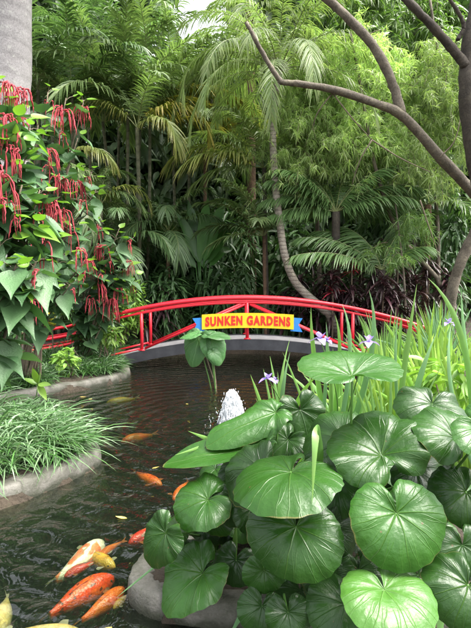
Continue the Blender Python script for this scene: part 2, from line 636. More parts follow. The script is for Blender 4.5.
M['date'] = leaf_mat('date_frond', (0.15, 0.235, 0.08), (0.26, 0.34, 0.13), tr=0.38, tip=(0.24, 0.26, 0.12), tip_amt=0.5)
M['cycad'] = leaf_mat('cycad_frond', (0.075, 0.15, 0.045), (0.14, 0.235, 0.085), tr=0.28, rough=0.42)
M['rachis'] = leaf_mat('rachis', (0.12, 0.17, 0.05), (0.2, 0.22, 0.08), tr=0.0)
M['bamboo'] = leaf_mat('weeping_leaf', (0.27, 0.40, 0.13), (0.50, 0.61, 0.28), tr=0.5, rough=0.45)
M['bamboo_dark'] = leaf_mat('weeping_leaf_shaded', (0.10, 0.19, 0.05), (0.2, 0.32, 0.09), tr=0.4, rough=0.45)  # darker copy of the weeping leaf, its shade put into the colour
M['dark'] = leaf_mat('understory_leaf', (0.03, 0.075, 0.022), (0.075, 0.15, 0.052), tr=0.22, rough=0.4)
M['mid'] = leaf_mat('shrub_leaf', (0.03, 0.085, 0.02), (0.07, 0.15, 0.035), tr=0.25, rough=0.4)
M['light'] = leaf_mat('light_leaf', (0.12, 0.26, 0.04), (0.24, 0.38, 0.07), tr=0.35, rough=0.45)
M['banana'] = leaf_mat('banana_leaf', (0.03, 0.10, 0.02), (0.055, 0.15, 0.03), tr=0.35, rough=0.35)
M['ti'] = leaf_mat('ti_leaf', (0.024, 0.016, 0.017), (0.065, 0.026, 0.034), tr=0.12, rough=0.33)
M['ti_red'] = leaf_mat('ti_leaf_red', (0.3, 0.02, 0.04), (0.42, 0.05, 0.08), tr=0.2, rough=0.35)
M['croton'] = leaf_mat('croton_leaf', (0.5, 0.42, 0.05), (0.3, 0.36, 0.05), tr=0.25)
M['deadleaf'] = leaf_mat('dead_leaf', (0.2, 0.13, 0.06), (0.34, 0.24, 0.13), tr=0.1, rough=0.8)
M['farleaf'] = leaf_mat('far_leaf', (0.04, 0.085, 0.03), (0.095, 0.16, 0.062), tr=0.2, rough=0.5)
M['wood'] = trunk_mat('stem_bark', (0.10, 0.075, 0.05), (0.2, 0.16, 0.11))
M['greenstem'] = trunk_mat('green_stem', (0.07, 0.075, 0.04), (0.15, 0.15, 0.09), ring=0.35, rscale=1.6)
M['branch'] = trunk_mat('branch_bark', (0.065, 0.052, 0.038), (0.20, 0.17, 0.125), bump=1.0)
M['darkbark'] = trunk_mat('dark_bark', (0.03, 0.024, 0.018), (0.085, 0.07, 0.052), bump=0.9)
M['palmtrunk'] = trunk_mat('ringed_trunk', (0.19, 0.165, 0.135), (0.38, 0.34, 0.28), ring=0.4, rscale=3.4)
M['royal'] = trunk_mat('royal_trunk', (0.21, 0.198, 0.2), (0.31, 0.298, 0.298), ring=0.12, rscale=1.0, bump=0.25)
M['fibre'] = noise_mat('palm_fibre', [(0.3, (0.05, 0.03, 0.02)), (0.7, (0.16, 0.1, 0.06))], 12, 0.95, 0.8, 60, 0.02)
M['red'] = paint_mat('red_paint', (0.60, 0.014, 0.03), 0.33)
M['deckgrey'] = noise_mat('deck_fascia', [(0.3, (0.016, 0.017, 0.022)), (0.7, (0.04, 0.041, 0.048))], 5, 0.6, 0.15, 30, 0.005)
M['decktop'] = noise_mat('deck_top', [(0.3, (0.16, 0.16, 0.17)), (0.7, (0.25, 0.25, 0.26))], 5, 0.7, 0.2, 30, 0.005)
M['yellow'] = paint_mat('sign_yellow', (0.82, 0.54, 0.015), 0.45, 0.06)
M['blue'] = paint_mat('sign_blue', (0.03, 0.22, 0.62), 0.4, 0.08)
M['letter'] = paint_mat('sign_letter', (0.62, 0.02, 0.015), 0.45, 0.06)
M['kerb'] = kerb_mat()
M['soil'] = noise_mat('soil', [(0.3, (0.018, 0.014, 0.009)), (0.6, (0.04, 0.03, 0.02)), (0.8, (0.03, 0.035, 0.015))], 3, 0.95, 0.9, 25, 0.04)
M['eye'] = paint_mat('fish_eye', (0.01, 0.01, 0.01), 0.2)
M['fin'] = leaf_mat('fish_fin', (0.5, 0.42, 0.32), (0.6, 0.5, 0.4), tr=0.5, rough=0.4)
M['fin_red'] = leaf_mat('fish_fin_red', (0.55, 0.12, 0.04), (0.6, 0.2, 0.08), tr=0.5, rough=0.4)
M['fin_dark'] = leaf_mat('fish_fin_dark', (0.10, 0.07, 0.06), (0.3, 0.1, 0.06), tr=0.5, rough=0.4)
M['debris'] = leaf_mat('fallen_leaf', (0.35, 0.26, 0.06), (0.5, 0.4, 0.1), tr=0.2, rough=0.5)

# ------------------------------------------------------------------ setting: ground, pond, kerbs
# outline of the water, counter-clockwise seen from above
EDGE_LEFT_NEAR = [(-3.2, 2.7), (-2.3, 3.12), (-1.78, 3.5), (-1.50, 3.88), (-1.31, 4.28), (-1.31, 4.5), (-1.5, 4.78), (-1.9, 5.25), (-2.7, 5.6), (-3.6, 5.8)]
EDGE_LEFT_FAR = [(-4.1, 6.1), (-3.45, 6.65), (-2.97, 7.1), (-2.45, 7.65), (-2.10, 8.15), (-1.98, 8.6), (-2.05, 9.1), (-2.3, 9.7), (-2.45, 10.5), (-2.1, 11.2)]
EDGE_BACK = [(-1.2, 11.5), (0.4, 11.6), (1.8, 11.3)]
EDGE_RIGHT = [(2.7, 10.7), (2.7, 9.2), (2.0, 7.2), (1.3, 5.4), (0.65, 4.3), (0.1, 3.45), (-0.30, 3.04), (-0.50, 2.84), (-0.585, 2.60), (-0.55, 2.42), (-0.36, 2.29), (0.0, 2.22), (0.8, 2.16), (2.0, 2.05), (3.4, 1.9)]
EDGE_NEAR = [(3.4, 1.45), (1.5, 1.35), (0, 1.32), (-1.6, 1.36), (-3.0, 1.5)]


def sp2(pts, n):
    p = np.array([(a, b, 0) for a, b in pts], float)
    return spline(p, n)[:, :2]


EL, EF, ER = sp2(EDGE_LEFT_NEAR, 40), sp2(EDGE_LEFT_FAR, 40), sp2(EDGE_RIGHT, 60)
POND = np.concatenate([EL, EF, np.array(EDGE_BACK), ER, np.array(EDGE_NEAR)])


def pond_dist(x, y):
    """signed distance to the water outline, negative inside"""
    x = np.atleast_1d(np.asarray(x, float))
    y = np.atleast_1d(np.asarray(y, float))
    a = POND
    b = np.roll(POND, -1, 0)
    d2 = np.full(x.shape, 1e9)
    ins = np.zeros(x.shape, bool)
    for (ax, ay), (bx, by) in zip(a, b):
        ex, ey = bx - ax, by - ay
        t = np.clip(((x - ax) * ex + (y - ay) * ey) / (ex * ex + ey * ey + 1e-12), 0, 1)
        d2 = np.minimum(d2, (x - ax - t * ex) ** 2 + (y - ay - t * ey) ** 2)
        c = ((ay > y) != (by > y)) & (x < (bx - ax) * (y - ay) / ((by - ay) if by != ay else 1e-12) + ax)
        ins ^= c
    d = np.sqrt(d2)
    return np.where(ins, -d, d)


def H(x, y):
    d = pond_dist(x, y)
    y = np.atleast_1d(np.asarray(y, float))
    x = np.atleast_1d(np.asarray(x, float))
    out = 0.10 + 0.16 * np.clip(d / 1.2, 0, 1) + 0.05 * np.clip(y - 12.5, 0, 12) + 0.02 * np.sin(3 * x + 2 * y)
    ins = -0.75 * np.clip((-d) / 0.12, 0, 1) + 0.10
    return np.where(d < 0, ins, out)


def h1(x, y):
    return float(H(x, y)[0])


xs = np.concatenate([[-300, -120, -60, -30, -18], np.arange(-12, 12.01, 0.12), [18, 30, 60, 120, 300]])
ys = np.concatenate([[-300, -120, -40, -12, -4, 0], np.arange(0.6, 15, 0.12), [16, 18, 20, 24, 30, 45, 80, 150, 400]])
X, Y = np.meshgrid(xs, ys, indexing='ij')
Z = H(X.ravel(), Y.ravel()).reshape(X.shape)
mb = MB()
mb.grid(np.stack([X, Y, Z], -1)[:, ::-1] if False else np.stack([X, Y, Z], -1))
g = mb.build('ground', M['soil'])
g['kind'] = 'structure'

mb = MB()
wx0, wx1, wy0, wy1 = -6.5, 5.5, 0.9, 13.6
mb.box(((wx0 + wx1) / 2, (wy0 + wy1) / 2, -0.45), (wx1 - wx0, wy1 - wy0, 0.9))
wtr = mb.build('pond_water', water_mat(), smooth=False)
wtr['kind'] = 'structure'


def kerb(edge, wid=0.2, hgt=0.135, seed=0):
    """rounded cast kerb swept along the water's edge (land lies on the right of travel when the pond is on the left)"""
    e = np.array(edge)
    T = nrm(np.gradient(e, axis=0))
    N = np.stack([T[:, 1], -T[:, 0]], -1)
    mid = e[len(e) // 2] + N[len(e) // 2] * 0.1
    if pond_dist(mid[0], mid[1])[0] < 0:
        N = -N
    prof = np.array([(0.06, -3.5), (-0.02, -0.3), (-0.02, 0.35), (0.0, 0.62), (0.05, 0.88), (0.14, 0.98), (0.5, 1.0), (0.86, 0.98), (0.96, 0.88), (1.0, 0.6), (1.0, -0.3)])
    rg = rngof(seed)
    n = len(e)
    jit = np.cumsum(rg.standard_normal((n, 2)) * 0.002, 0)
    jit -= jit.mean(0)
    wv = 1 + 0.05 * np.sin(np.arange(n) * 0.7 + seed) + 0.03 * rg.standard_normal(n)
    V = np.zeros((n, len(prof), 3))
    for j, (a, b) in enumerate(prof):
        V[:, j, :2] = e + N * (a * wid * wv + jit[:, 0])[:, None]
        V[:, j, 2] = b * hgt + (jit[:, 1] if b > 0 else 0)
    V += rg.standard_normal(V.shape) * 0.0012
    m = MB()
    m.grid(V)
    # end caps
    for k in (0, -1):
        c = V[k]
        m.grid(np.stack([c, np.repeat(c.mean(0)[None], len(c), 0)]))
    o = m.build('kerb', M['kerb'])
    o['kind'] = 'structure'
    return o


kerb(sp2(EDGE_LEFT_NEAR, 110), 0.19, 0.15, 1)
kerb(sp2(EDGE_LEFT_FAR, 110), 0.2, 0.13, 2)
kerb(sp2(EDGE_RIGHT, 180), 0.135, 0.115, 3)
kerb(sp2(EDGE_NEAR, 60), 0.2, 0.15, 4)

# ------------------------------------------------------------------ the red bridge and its sign
BX, BY, BW = 0.24, 9.6, 1.05


def deck_z(x):
    return 0.575 - 0.235 * ((x - BX) / 2.16) ** 2 * (1 if abs(x - BX) < 2.6 else 1)


def arch_z(x, top):
    u = abs(x - BX)
    zz = top - 0.215 * (u / 2.16) ** 2
    return zz


br = thing('arched_footbridge', 'red arched footbridge with dark grey deck over the pond, carrying the yellow sign', 'bridge', (BX, BY + BW / 2, 0.0))
xsd = np.linspace(BX - 3.25, BX + 3.25, 41)
zd = np.array([deck_z(x) for x in xsd])
mb = MB()   # curved slab: top, bottom, faces
thk = 0.165
for (y0, y1) in ((BY + 0.03, BY + BW - 0.03),):
    top0 = np.stack([xsd, np.full_like(xsd, y0), zd], -1)
    top1 = np.stack([xsd, np.full_like(xsd, y1), zd], -1)
    bot0 = top0 - [0, 0, thk]
    bot1 = top1 - [0, 0, thk]
    mb.grid(np.stack([top0, top1, bot1, bot0], 1), wrap=True)
mb.build('deck', M['decktop'], br, smooth=False)
for y0 in (BY - 0.02, BY + BW - 0.03):
    m2 = MB()
    a = np.stack([xsd, np.full_like(xsd, y0), zd + 0.02], -1)
    b = a + [0, 0.05, 0]
    c = b - [0, 0, thk + 0.05]
    d = a - [0, 0, thk + 0.05]
    m2.grid(np.stack([a, b, c, d], 1), wrap=True)
    m2.build('fascia', M['deckgrey'], br, smooth=False)


def railpts(y, top, x0, x1, n=40):
    xx = np.linspace(x0, x1, n)
    return np.stack([xx, np.full(n, y), [arch_z(x, top) for x in xx]], -1)


for y, yo in ((BY + 0.02, 0), (BY + BW - 0.02, 1)):
    m2 = MB()
    m2.tube(railpts(y, 1.44, BX - 3.0, BX + 3.9), 0.042, 10)
    m2.build('handrail', M['red'], br)
    m2 = MB()
    m2.tube(railpts(y, 1.345, BX - 3.0, BX + 3.9), 0.024, 8)
    m2.build('under_rail', M['red'], br)
    for k, x in enumerate((BX - 2.16, BX, BX + 2.16)):
        m2 = MB()
        zt, zb = arch_z(x, 1.34), deck_z(x) - 0.02
        m2.tube([(x, y, zb), (x, y, zt)], 0.034, 8)
        # foot plate
        m2.box((x, y, deck_z(x) + 0.03), (0.13, 0.09, 0.02))
        m2.build('post', M['red'], br)
    for s in (-1, 1):
        m2 = MB()
        m2.tube([(BX + s * 0.05, y, 1.31), (BX + s * 2.10, y, deck_z(BX + 2.1) + 0.05)], 0.026, 8)
        m2.build('brace', M['red'], br)
        # low kick rail at the ramp ends
        m2 = MB()
        m2.tube([(BX + s * 2.2, y, deck_z(BX + 2.2) + 0.07), (BX + s * 3.1, y, deck_z(BX + 2.95) + 0.05)], 0.022, 8)
        m2.build('kick_rail', M['red'], br)
# approach rails on the left bank, sloping down beside the path
for k, (y, zo) in enumerate(((BY + 0.02, 0), (BY + BW - 0.02, 0))):
    for zz in (0.985, 0.80, 0.62):
        m2 = MB()
        z0 = zz + 0.06
        m2.tube(spline([(BX - 2.98, y, z0), (BX - 3.6, y - 0.1, z0 - 0.17), (BX - 4.6, y - 0.5, z0 - 0.33)], 10), 0.03, 8)
        m2.build('approach_rail', M['red'], br)

# sign: gently arched yellow board between blue ribbon tails
SY = BY - 0.06
sg = thing('garden_sign', 'yellow arched ribbon sign with red lettering and blue tails on the bridge railing', 'sign', (BX, SY, 1.0))
PXM = BY / F


def sx(px):
    return (px - 235.5) * PXM


def szz(py):
    return P(235, py, BY)[2]


SX0, SX1 = sx(202), sx(293.5)
SCX = (SX0 + SX1) / 2


def sign_c(x):
    u = (x - SCX) / ((SX1 - SX0) / 2)
    return szz(320.2) - 0.035 * u * u


SH = 0.150
mb = MB()
xx = np.linspace(SX0, SX1, 25)
zc = np.array([sign_c(x) for x in xx])
f0 = np.stack([xx, np.full_like(xx, SY - 0.012), zc + SH], -1)
f1 = np.stack([xx, np.full_like(xx, SY + 0.012), zc + SH], -1)
f2 = np.stack([xx, np.full_like(xx, SY + 0.012), zc - SH], -1)
f3 = np.stack([xx, np.full_like(xx, SY - 0.012), zc - SH], -1)
mb.grid(np.stack([f0, f1, f2, f3], 1), wrap=True)
for k in (0, -1):
    mb.add([f0[k], f1[k], f2[k], f3[k]], [[0, 1, 2, 3]])
mb.build('board', M['yellow'], sg, smooth=False)
for s in (-1, 1):
    xa = (SX0 + 0.06) if s < 0 else (SX1 - 0.06)
    xb = sx(192.5) if s < 0 else sx(302.5)
    xm = sx(196.5) if s < 0 else sx(298.5)
    z0 = sign_c(SX0) - 0.045
    th = 0.008
    hh = SH * 0.93
    prof = np.array([(xa, z0 + hh), (xb, z0 + hh - 0.02), (xm, z0 - 0.01), (xb, z0 - hh - 0.02), (xa, z0 - hh)])
    m2 = MB()
    ya, yb = SY + 0.022, SY + 0.022 + 2 * th
    fr_ = np.array([(x, ya, z) for x, z in prof])
    bk = np.array([(x, yb, z) for x, z in prof])
    cf, cb = (fr_[0] + fr_[4]) / 2, (bk[0] + bk[4]) / 2
    v = np.concatenate([fr_, bk, [cf], [cb]])
    m2.add(v, [[0, 1, 2, 10], [10, 2, 3, 4], [5, 11, 7, 6], [11, 9, 8, 7], [0, 5, 6, 1], [1, 6, 7, 2], [2, 7, 8, 3], [3, 8, 9, 4]])
    m2.build('ribbon_tail', M['blue'], sg, smooth=False)
cu = bpy.data.curves.new('lettering', 'FONT')
cu.body = 'SUNKEN GARDENS'
cu.align_x = 'CENTER'
cu.align_y = 'CENTER'
cu.size = 0.25
cu.offset = 0.0125
cu.extrude = 0.004
cu.space_character = 1.2
cu.resolution_u = 3
tmp = bpy.data.objects.new('tmp', cu)
COL.objects.link(tmp)
dg = bpy.context.evaluated_depsgraph_get()
me = bpy.data.meshes.new_from_object(tmp.evaluated_get(dg))
bpy.data.objects.remove(tmp)
n = len(me.vertices)
co = np.zeros(n * 3, np.float32)
me.vertices.foreach_get('co', co)
co = co.reshape(-1, 3)
w_ = co[:, 0].max() - co[:, 0].min()
h_ = co[:, 1].max() - co[:, 1].min()
co[:, 0] = (co[:, 0] - (co[:, 0].max() + co[:, 0].min()) / 2) / w_ * (SX1 - SX0) * 0.925 + SCX
co[:, 1] = (co[:, 1] - (co[:, 1].max() + co[:, 1].min()) / 2) / h_ * SH * 2 * 0.66
nv = np.stack([co[:, 0] - BX, -0.0175 - co[:, 2], co[:, 1] + np.array([sign_c(x) for x in co[:, 0]]) - 1.0], -1)
me.vertices.foreach_set('co', nv.astype(np.float32).ravel())
me.materials.clear()
me.materials.append(M['letter'])
me.update()
lt = bpy.data.objects.new('lettering', me)
COL.objects.link(lt)
lt.parent = sg

# ------------------------------------------------------------------ koi
def make_koi(label, p_head, p_tail, mat, finmat, wide=0.2, bend=0.0, depth=-0.035, group='koi swimming in the pond', tailmat=None):
    a = np.array(p_head, float)
    b = np.array(p_tail, float)
    L = np.linalg.norm((b - a)[:2])
    mid = (a + b) / 2
    d = (b - a) / L
    d[2] = 0
    s = np.array([-d[1], d[0], 0])
    root = thing('koi', label, 'fish', (mid[0], mid[1], depth), group)
    # body: cross sections along a bent spine; last 22 % of L is tail fin
    t = np.array([0, .02, .05, .1, .17, .25, .35, .45, .55, .65, .75, .83, .88])
    hw = np.array([.01, .25, .42, .62, .82, .95, 1.0, .95, .82, .62, .40, .25, .18]) * wide * L * 0.5
    hh = np.array([.01, .25, .45, .68, .88, 1.0, 1.02, .98, .86, .68, .5, .38, .34]) * wide * L * 0.52
    Lb = 0.84 * L / 0.88

    def sp(u):
        return a + d * (u * Lb) + s * (bend * L * np.sin(u * np.pi * 1.05))
    zc = depth - hh.max()
    pts = np.array([sp(u) for u in t])
    pts[:, 2] = zc
    T = nrm(np.gradient(pts, axis=0))
    S = np.stack([-T[:, 1], T[:, 0], np.zeros(len(t))], -1)
    th = np.linspace(0, 2 * np.pi, 20, endpoint=False)
    V = pts[:, None] + S[:, None] * (np.cos(th)[None, :, None] * hw[:, None, None]) + np.array([0, 0, 1.0]) * (np.sin(th)[None, :, None] * hh[:, None, None])
    V = np.concatenate([np.repeat(pts[:1, None], 20, 1), V, np.repeat(pts[-1:, None], 20, 1)])
    tt = np.concatenate([[0], t, [.9]])
    uv = np.stack(np.meshgrid(tt, th / 6.283, indexing='ij'), -1)
    m = MB()
    m.grid(V, uv.reshape(-1, 2), wrap=True)
    body = m.build('body', mat, root)
    for sgn in (-1, 1):
        i = 3
        c = pts[i] + S[i] * sgn * hw[i] * 0.86 + np.array([0, 0, hh[i] * 0.42])
        m = MB()
        r = 0.013 * L
        m.tube([c - [0, 0, r], c - [0, 0, r * .4], c + [0, 0, r * .4], c + [0, 0, r]], [r * .3, r, r, r * .3], 8)
        m.build('eye', M['eye'], root)
    # tail fin: forked, lies nearly horizontal from above, twisted
    e = pts[-1]
    td = T[-1]
    ts = S[-1]
    m = MB()
    for sgn in (-1, 1):
        nF = 7
        rows = []
        for k in range(nF):
            f = k / (nF - 1)
            o = e + td * (L * 0.2 * f) + (ts * sgn * 0.35 + np.array([0, 0, 0.9 * sgn])) * (L * (0.02 + 0.085 * f ** 0.9)) + ts * (0.03 * L * f * f)
            inn = e + td * (L * 0.115 * f) + ts * (0.02 * L * f * f)
            rows.append([inn, (inn + o) / 2 + ts * 0.004 * L * math.sin(k * 2), o])
        V = np.array(rows)
        V[..., 2] = np.minimum(V[..., 2] * 0.55 + depth * 0.25 - 0.02, depth)
        m.grid(V)
    m.build('tail_fin', tailmat or finmat, root)
    # dorsal fin along the back
    m = MB()
    rows = []
    for f in np.linspace(0, 1, 9):
        u = 0.33 + 0.3 * f
        c = sp(u)
        c[2] = zc + np.interp(u, t, hh) * 0.97
        hgt = L * 0.035 * math.sin(min(1, f * 3 + .15) * math.pi / 2) * (1 - 0.6 * f)
        rows.append([c, c + np.array([0, 0, hgt * 0.25]) + s * hgt])
    m.grid(np.array(rows))
    m.build('dorsal_fin', finmat, root)
    for sgn in (-1, 1):
        i = 4
        c = pts[i] + S[i] * sgn * hw[i] * 0.9 + np.array([0, 0, hh[i] * 0.15])
        m = MB()
        rows = []
        for f in np.linspace(-0.5, 0.6, 6):
            dirn = nrm(S[i] * sgn * math.cos(f) + T[i] * (0.55 + math.sin(f)))
            rows.append([c, c + dirn * L * 0.06, c + dirn * L * 0.15 * (1 - 0.3 * abs(f))])
        m.grid(np.array(rows))
        m.build('pectoral_fin', finmat, root)
    return root


KO = (0.72, 0.09, 0.008)
kmats = {
    'white': koi_mat('koi_white_orange', (0.76, 0.69, 0.58), (0.72, 0.12, 0.02), 0.57, 3.0, seed=3.1),
    'red': koi_mat('koi_red_black', (0.74, 0.055, 0.008), (0.74, 0.11, 0.012), 0.5, 3.0, (0.03, 0.015, 0.012), 0.60, seed=1.2),
    'orange': koi_mat('koi_orange', (0.74, 0.12, 0.015), (0.7, 0.16, 0.02), 0.5, 3.0, seed=6.0),
    'gold': koi_mat('koi_gold', (0.62, 0.38, 0.06), (0.66, 0.34, 0.05), 0.5, 3.0, seed=2.0),
    'pale': koi_mat('koi_pale', (0.50, 0.40, 0.20), (0.56, 0.42, 0.16), 0.5, 2.5, seed=4.0),
    'redwhite': koi_mat('koi_red_white', (0.62, 0.035, 0.02), (0.62, 0.40, 0.33), 0.60, 3.5, seed=8.0),
}
fish = [
    ('white koi with orange patches nearest the dark open water', (103, 531), (44, 576), 'white', 'fin', .27, .04, -.010),
    ('large red orange koi with black flecks and a dark trailing tail', (115, 566), (36, 611), 'red', 'fin_dark', .28, -.04, -.010),
    ('plain orange koi swimming alongside the black flecked koi', (124, 580), (72, 618), 'orange', 'fin_red', .25, .03, -.02),
    ('short golden koi under the head of the white koi', (115, 560), (84, 541), 'gold', 'fin', .27, .05, -.03),
    ('slim orange koi with raised tail behind the golden koi', (96, 556), (126, 536), 'orange', 'fin_red', .18, .06, -.05),
    ('red koi with white flecks half hidden by a leaf over the kerb', (128, 537), (166, 517), 'redwhite', 'fin_red', .26, -.03, -.02),
    ('orange koi farther out, left of the leopard plants', (162, 479), (133, 465), 'orange', 'fin_red', .24, .05, -.015),
    ('orange koi beside the pointed leaves of the right bank', (173, 494), (189, 474), 'orange', 'fin_red', .24, -.04, -.015),
    ('pale cream koi cut by the left edge of the photo', (-14, 628), (9, 583), 'pale', 'fin', .34, -.05, -.015),
    ('long pale yellow koi along the bottom of the photo', (84, 622), (-28, 629), 'pale', 'fin', .22, .03, -.012),
    ('dim deep red koi below the black flecked koi', (64, 572), (100, 556), 'redwhite', 'fin_red', .24, .05, -.05),
    ('dim orange koi out in the middle of the pond', (121, 437), (158, 429), 'orange', 'fin_red', .26, .04, -.06),
    ('dim yellow koi near the kerb of the far grass bank', (106, 399), (140, 394), 'gold', 'fin', .22, -.02, -.05),
    ('small yellow koi under the tip of the right kerb', (113, 605), (134, 588), 'gold', 'fin', .26, .03, -.05),
]
for lab, a, b, m_, f_, w_, be, dp in fish:
    make_koi(lab, G(a[0], a[1], dp), G(b[0], b[1], dp), kmats[m_], M[f_], w_, be, dp)

# ------------------------------------------------------------------ plant builders
ZD = np.array([0, 0, 1.0])
PROF = {
    'ovate': np.array([.12, .8, 1.0, .85, .5, .03]),
    'heart': np.array([.30, .74, .95, 1.0, .95, .84, .68, .49, .29, .12, .01]),
    'lance': np.array([.3, .85, 1.0, .8, .45, .03]),
    'strap': np.array([.7, .95, 1.0, .95, .7, .04]),
    'narrow': np.array([.4, 1.0, .7, .05]),
}


def leaf_cloud(mb, pos, tip, nm, L, Wd, prof='ovate', droop=0.3, fold=0.25, mat=0, flat=False):
    pos = np.asarray(pos, float)
    Mn = len(pos)
    if Mn == 0:
        return
    tip = nrm(tip)
    side = nrm(np.cross(tip, nm))
    nn = np.cross(side, tip)
    L = np.broadcast_to(L, (Mn,))
    Wd = np.broadcast_to(Wd, (Mn,))
    pr = PROF[prof]
    n = len(pr)
    u = np.linspace(0, 1, n)
    pts = pos[:, None] + tip[:, None] * (L[:, None] * u)[..., None]
    pts = pts - ZD * (np.broadcast_to(droop, (Mn,))[:, None] * L[:, None] * u ** 2)[..., None]
    w = pr[None] * Wd[:, None] * 0.5
    S = np.broadcast_to(side[:, None], pts.shape)
    fo = None if flat else -nn[:, None] * (w * fold * 2)[..., None] * np.ones((1, n, 1))
    mb.ribbons(pts, w, S, fo, mat)


def rand_dir(rg, n):
    return nrm(rg.standard_normal((n, 3)))


def frond(mb, base, az, elev, L, bend, n=46, ll=0.5, lw=0.035, va=0.35, ldroop=0.5, seed=0, start=0.16, rr=0.014, a0=68, a1=26, side_bend=0.0, ns=4, miss=0.0):
    """one feather palm leaf: arching midrib with paired drooping leaflets (mat 0 = leaflets, 1 = midrib)"""
    rg = rngof(seed)
    az, elev = R(az), R(elev)
    K = 28
    t = np.linspace(0, 1, K)
    e = elev - bend * t ** 1.4
    aa = az + side_bend * t
    T = np.stack([np.cos(e) * np.cos(aa), np.cos(e) * np.sin(aa), np.sin(e)], -1)
    pts = np.asarray(base) + np.concatenate([[np.zeros(3)], np.cumsum((T[1:] + T[:-1]) / 2, 0)]) * (L / (K - 1))
    S = np.stack([-np.sin(aa), np.cos(aa), np.zeros(K)], -1)
    N = np.cross(T, S)
    mb.tube(pts, np.linspace(rr, rr * 0.25, K), 5, mat=1, cap=False)
    u = np.linspace(start, 1, n)
    for sg_ in (-1, 1):
        uu = np.clip(u + rg.uniform(-.4, .4, n) * (1 - start) / n, 0, 1)
        keep = rg.random(n) >= miss
        uu = uu[keep]
        k = len(uu)
        p0 = np.stack([np.interp(uu, t, pts[:, i]) for i in range(3)], -1)
        Ti = nrm(np.stack([np.interp(uu, t, T[:, i]) for i in range(3)], -1))
        Si = nrm(np.stack([np.interp(uu, t, S[:, i]) for i in range(3)], -1)) * sg_
        Ni = nrm(np.stack([np.interp(uu, t, N[:, i]) for i in range(3)], -1))
        x = (uu - start) / (1 - start)
        al = R(a0) + (R(a1) - R(a0)) * x + rg.normal(0, .09, k)
        vv = va + rg.normal(0, .13, k)
        d = Ti * np.cos(al)[:, None] + Si * (np.sin(al) * np.cos(vv))[:, None] + Ni * (np.sin(al) * np.sin(vv))[:, None]
        l = ll * (0.5 + 0.5 * np.sin(np.pi * np.clip(x * 0.85 + .12, 0, 1))) * rg.uniform(.85, 1.1, k)
        q = np.linspace(0, 1, ns)
        Q = p0[:, None] + d[:, None] * (l[:, None] * q)[..., None] - ZD * ((ldroop * rg.uniform(.6, 1.4, k) * l)[:, None] * q ** 2)[..., None]
        wp = np.interp(q, [0, .25, .7, 1], [.6, 1, .75, .06]) * lw * .5
        sd_ = nrm(Ti - d * (Ti * d).sum(1, keepdims=True))
        tw = rg.normal(0, .25, k)[:, None]
        sd_ = nrm(sd_ + np.cross(d, sd_) * tw)
        mb.ribbons(Q, np.broadcast_to(wp, (k, ns)), np.broadcast_to(sd_[:, None], Q.shape), None, 0, u=x)


def palm(name, label, base, trunks, fronds, mat, trunkmat, group=None, cat='palm'):
    """trunks: [(points, radii)], fronds: [dict(base=..., ...)]"""
    root = thing(name, label, cat, base, group)
    for pts, rad in trunks:
        m = MB()
        m.tube(pts, rad, 12, wob=0.025, seed=int(abs(pts[0][0]) * 100))
        m.build('trunk', trunkmat, root)
    for i, f in enumerate(fronds):
        f = dict(f)
        mm = f.pop('mat', mat)
        m = MB()
        frond(m, seed=i * 7 + int(abs(base[0]) * 91), **f)
        m.build('frond', [mm, M['rachis']], root)
    return root


def crown_fronds(c, count, L, el0, el1, bend, seed, az0=0, azr=360, **kw):
    """count fronds round a crown, the youngest upright"""
    rg = rngof(seed)
    out = []
    for i in range(count):
        f = i / max(1, count - 1)
        out.append(dict(base=np.asarray(c) + rg.normal(0, .03, 3), az=az0 + (i * 137.5 % 360) / 360 * azr + rg.uniform(-10, 10), elev=el0 + (el1 - el0) * f + rg.uniform(-7, 7),
                        L=L * rg.uniform(.82, 1.1), bend=bend * rg.uniform(.8, 1.2), side_bend=rg.uniform(-.3, .3), **kw))
    return out


def shrub(name, label, base, centres, nleaf, L, Wd, mat, group=None, cat='shrub', prof='ovate', seed=0, stems=6, stemmat=None, down=0.25, out=0.7, droop=.3, fold=.25, jit=.8):
    """stems rising to leafy masses; centres: [(centre, radii)]"""
    rg = rngof(seed)
    root = thing(name, label, cat, base, group)
    m = MB()
    base = np.asarray(base, float)
    for k in range(stems):
        c, r = centres[k % len(centres)]
        e = np.asarray(c) + rg.normal(0, .35, 3) * np.asarray(r)
        b = base + np.array([rg.normal(0, .06), rg.normal(0, .06), -.05])
        mid = (b + e) / 2 + rg.normal(0, .08, 3)
        m.tube(spline([b, mid, e], 8), np.linspace(.018, .006, 8), 5)
    m.build('stem', stemmat or M['wood'], root)
    m = MB()
    for c, r in centres:
        k = int(nleaf / len(centres))
        d = rand_dir(rg, k)
        rad = rg.random(k) ** .45
        lump = 1 + .22 * np.sin(d[:, 0] * 5 + seed) * np.cos(d[:, 2] * 6 + seed)
        pos = np.asarray(c) + d * (rad * lump)[:, None] * np.asarray(r)
        tipd = nrm(d * out + rand_dir(rg, k) * jit - ZD * down)
        nm = nrm(d * .4 + ZD * .9 + rand_dir(rg, k) * .5)
        leaf_cloud(m, pos, tipd, nm, L * rg.uniform(.65, 1.2, k), Wd * rg.uniform(.7, 1.15, k), prof, droop, fold)
    m.build('foliage', mat, root)
    return root


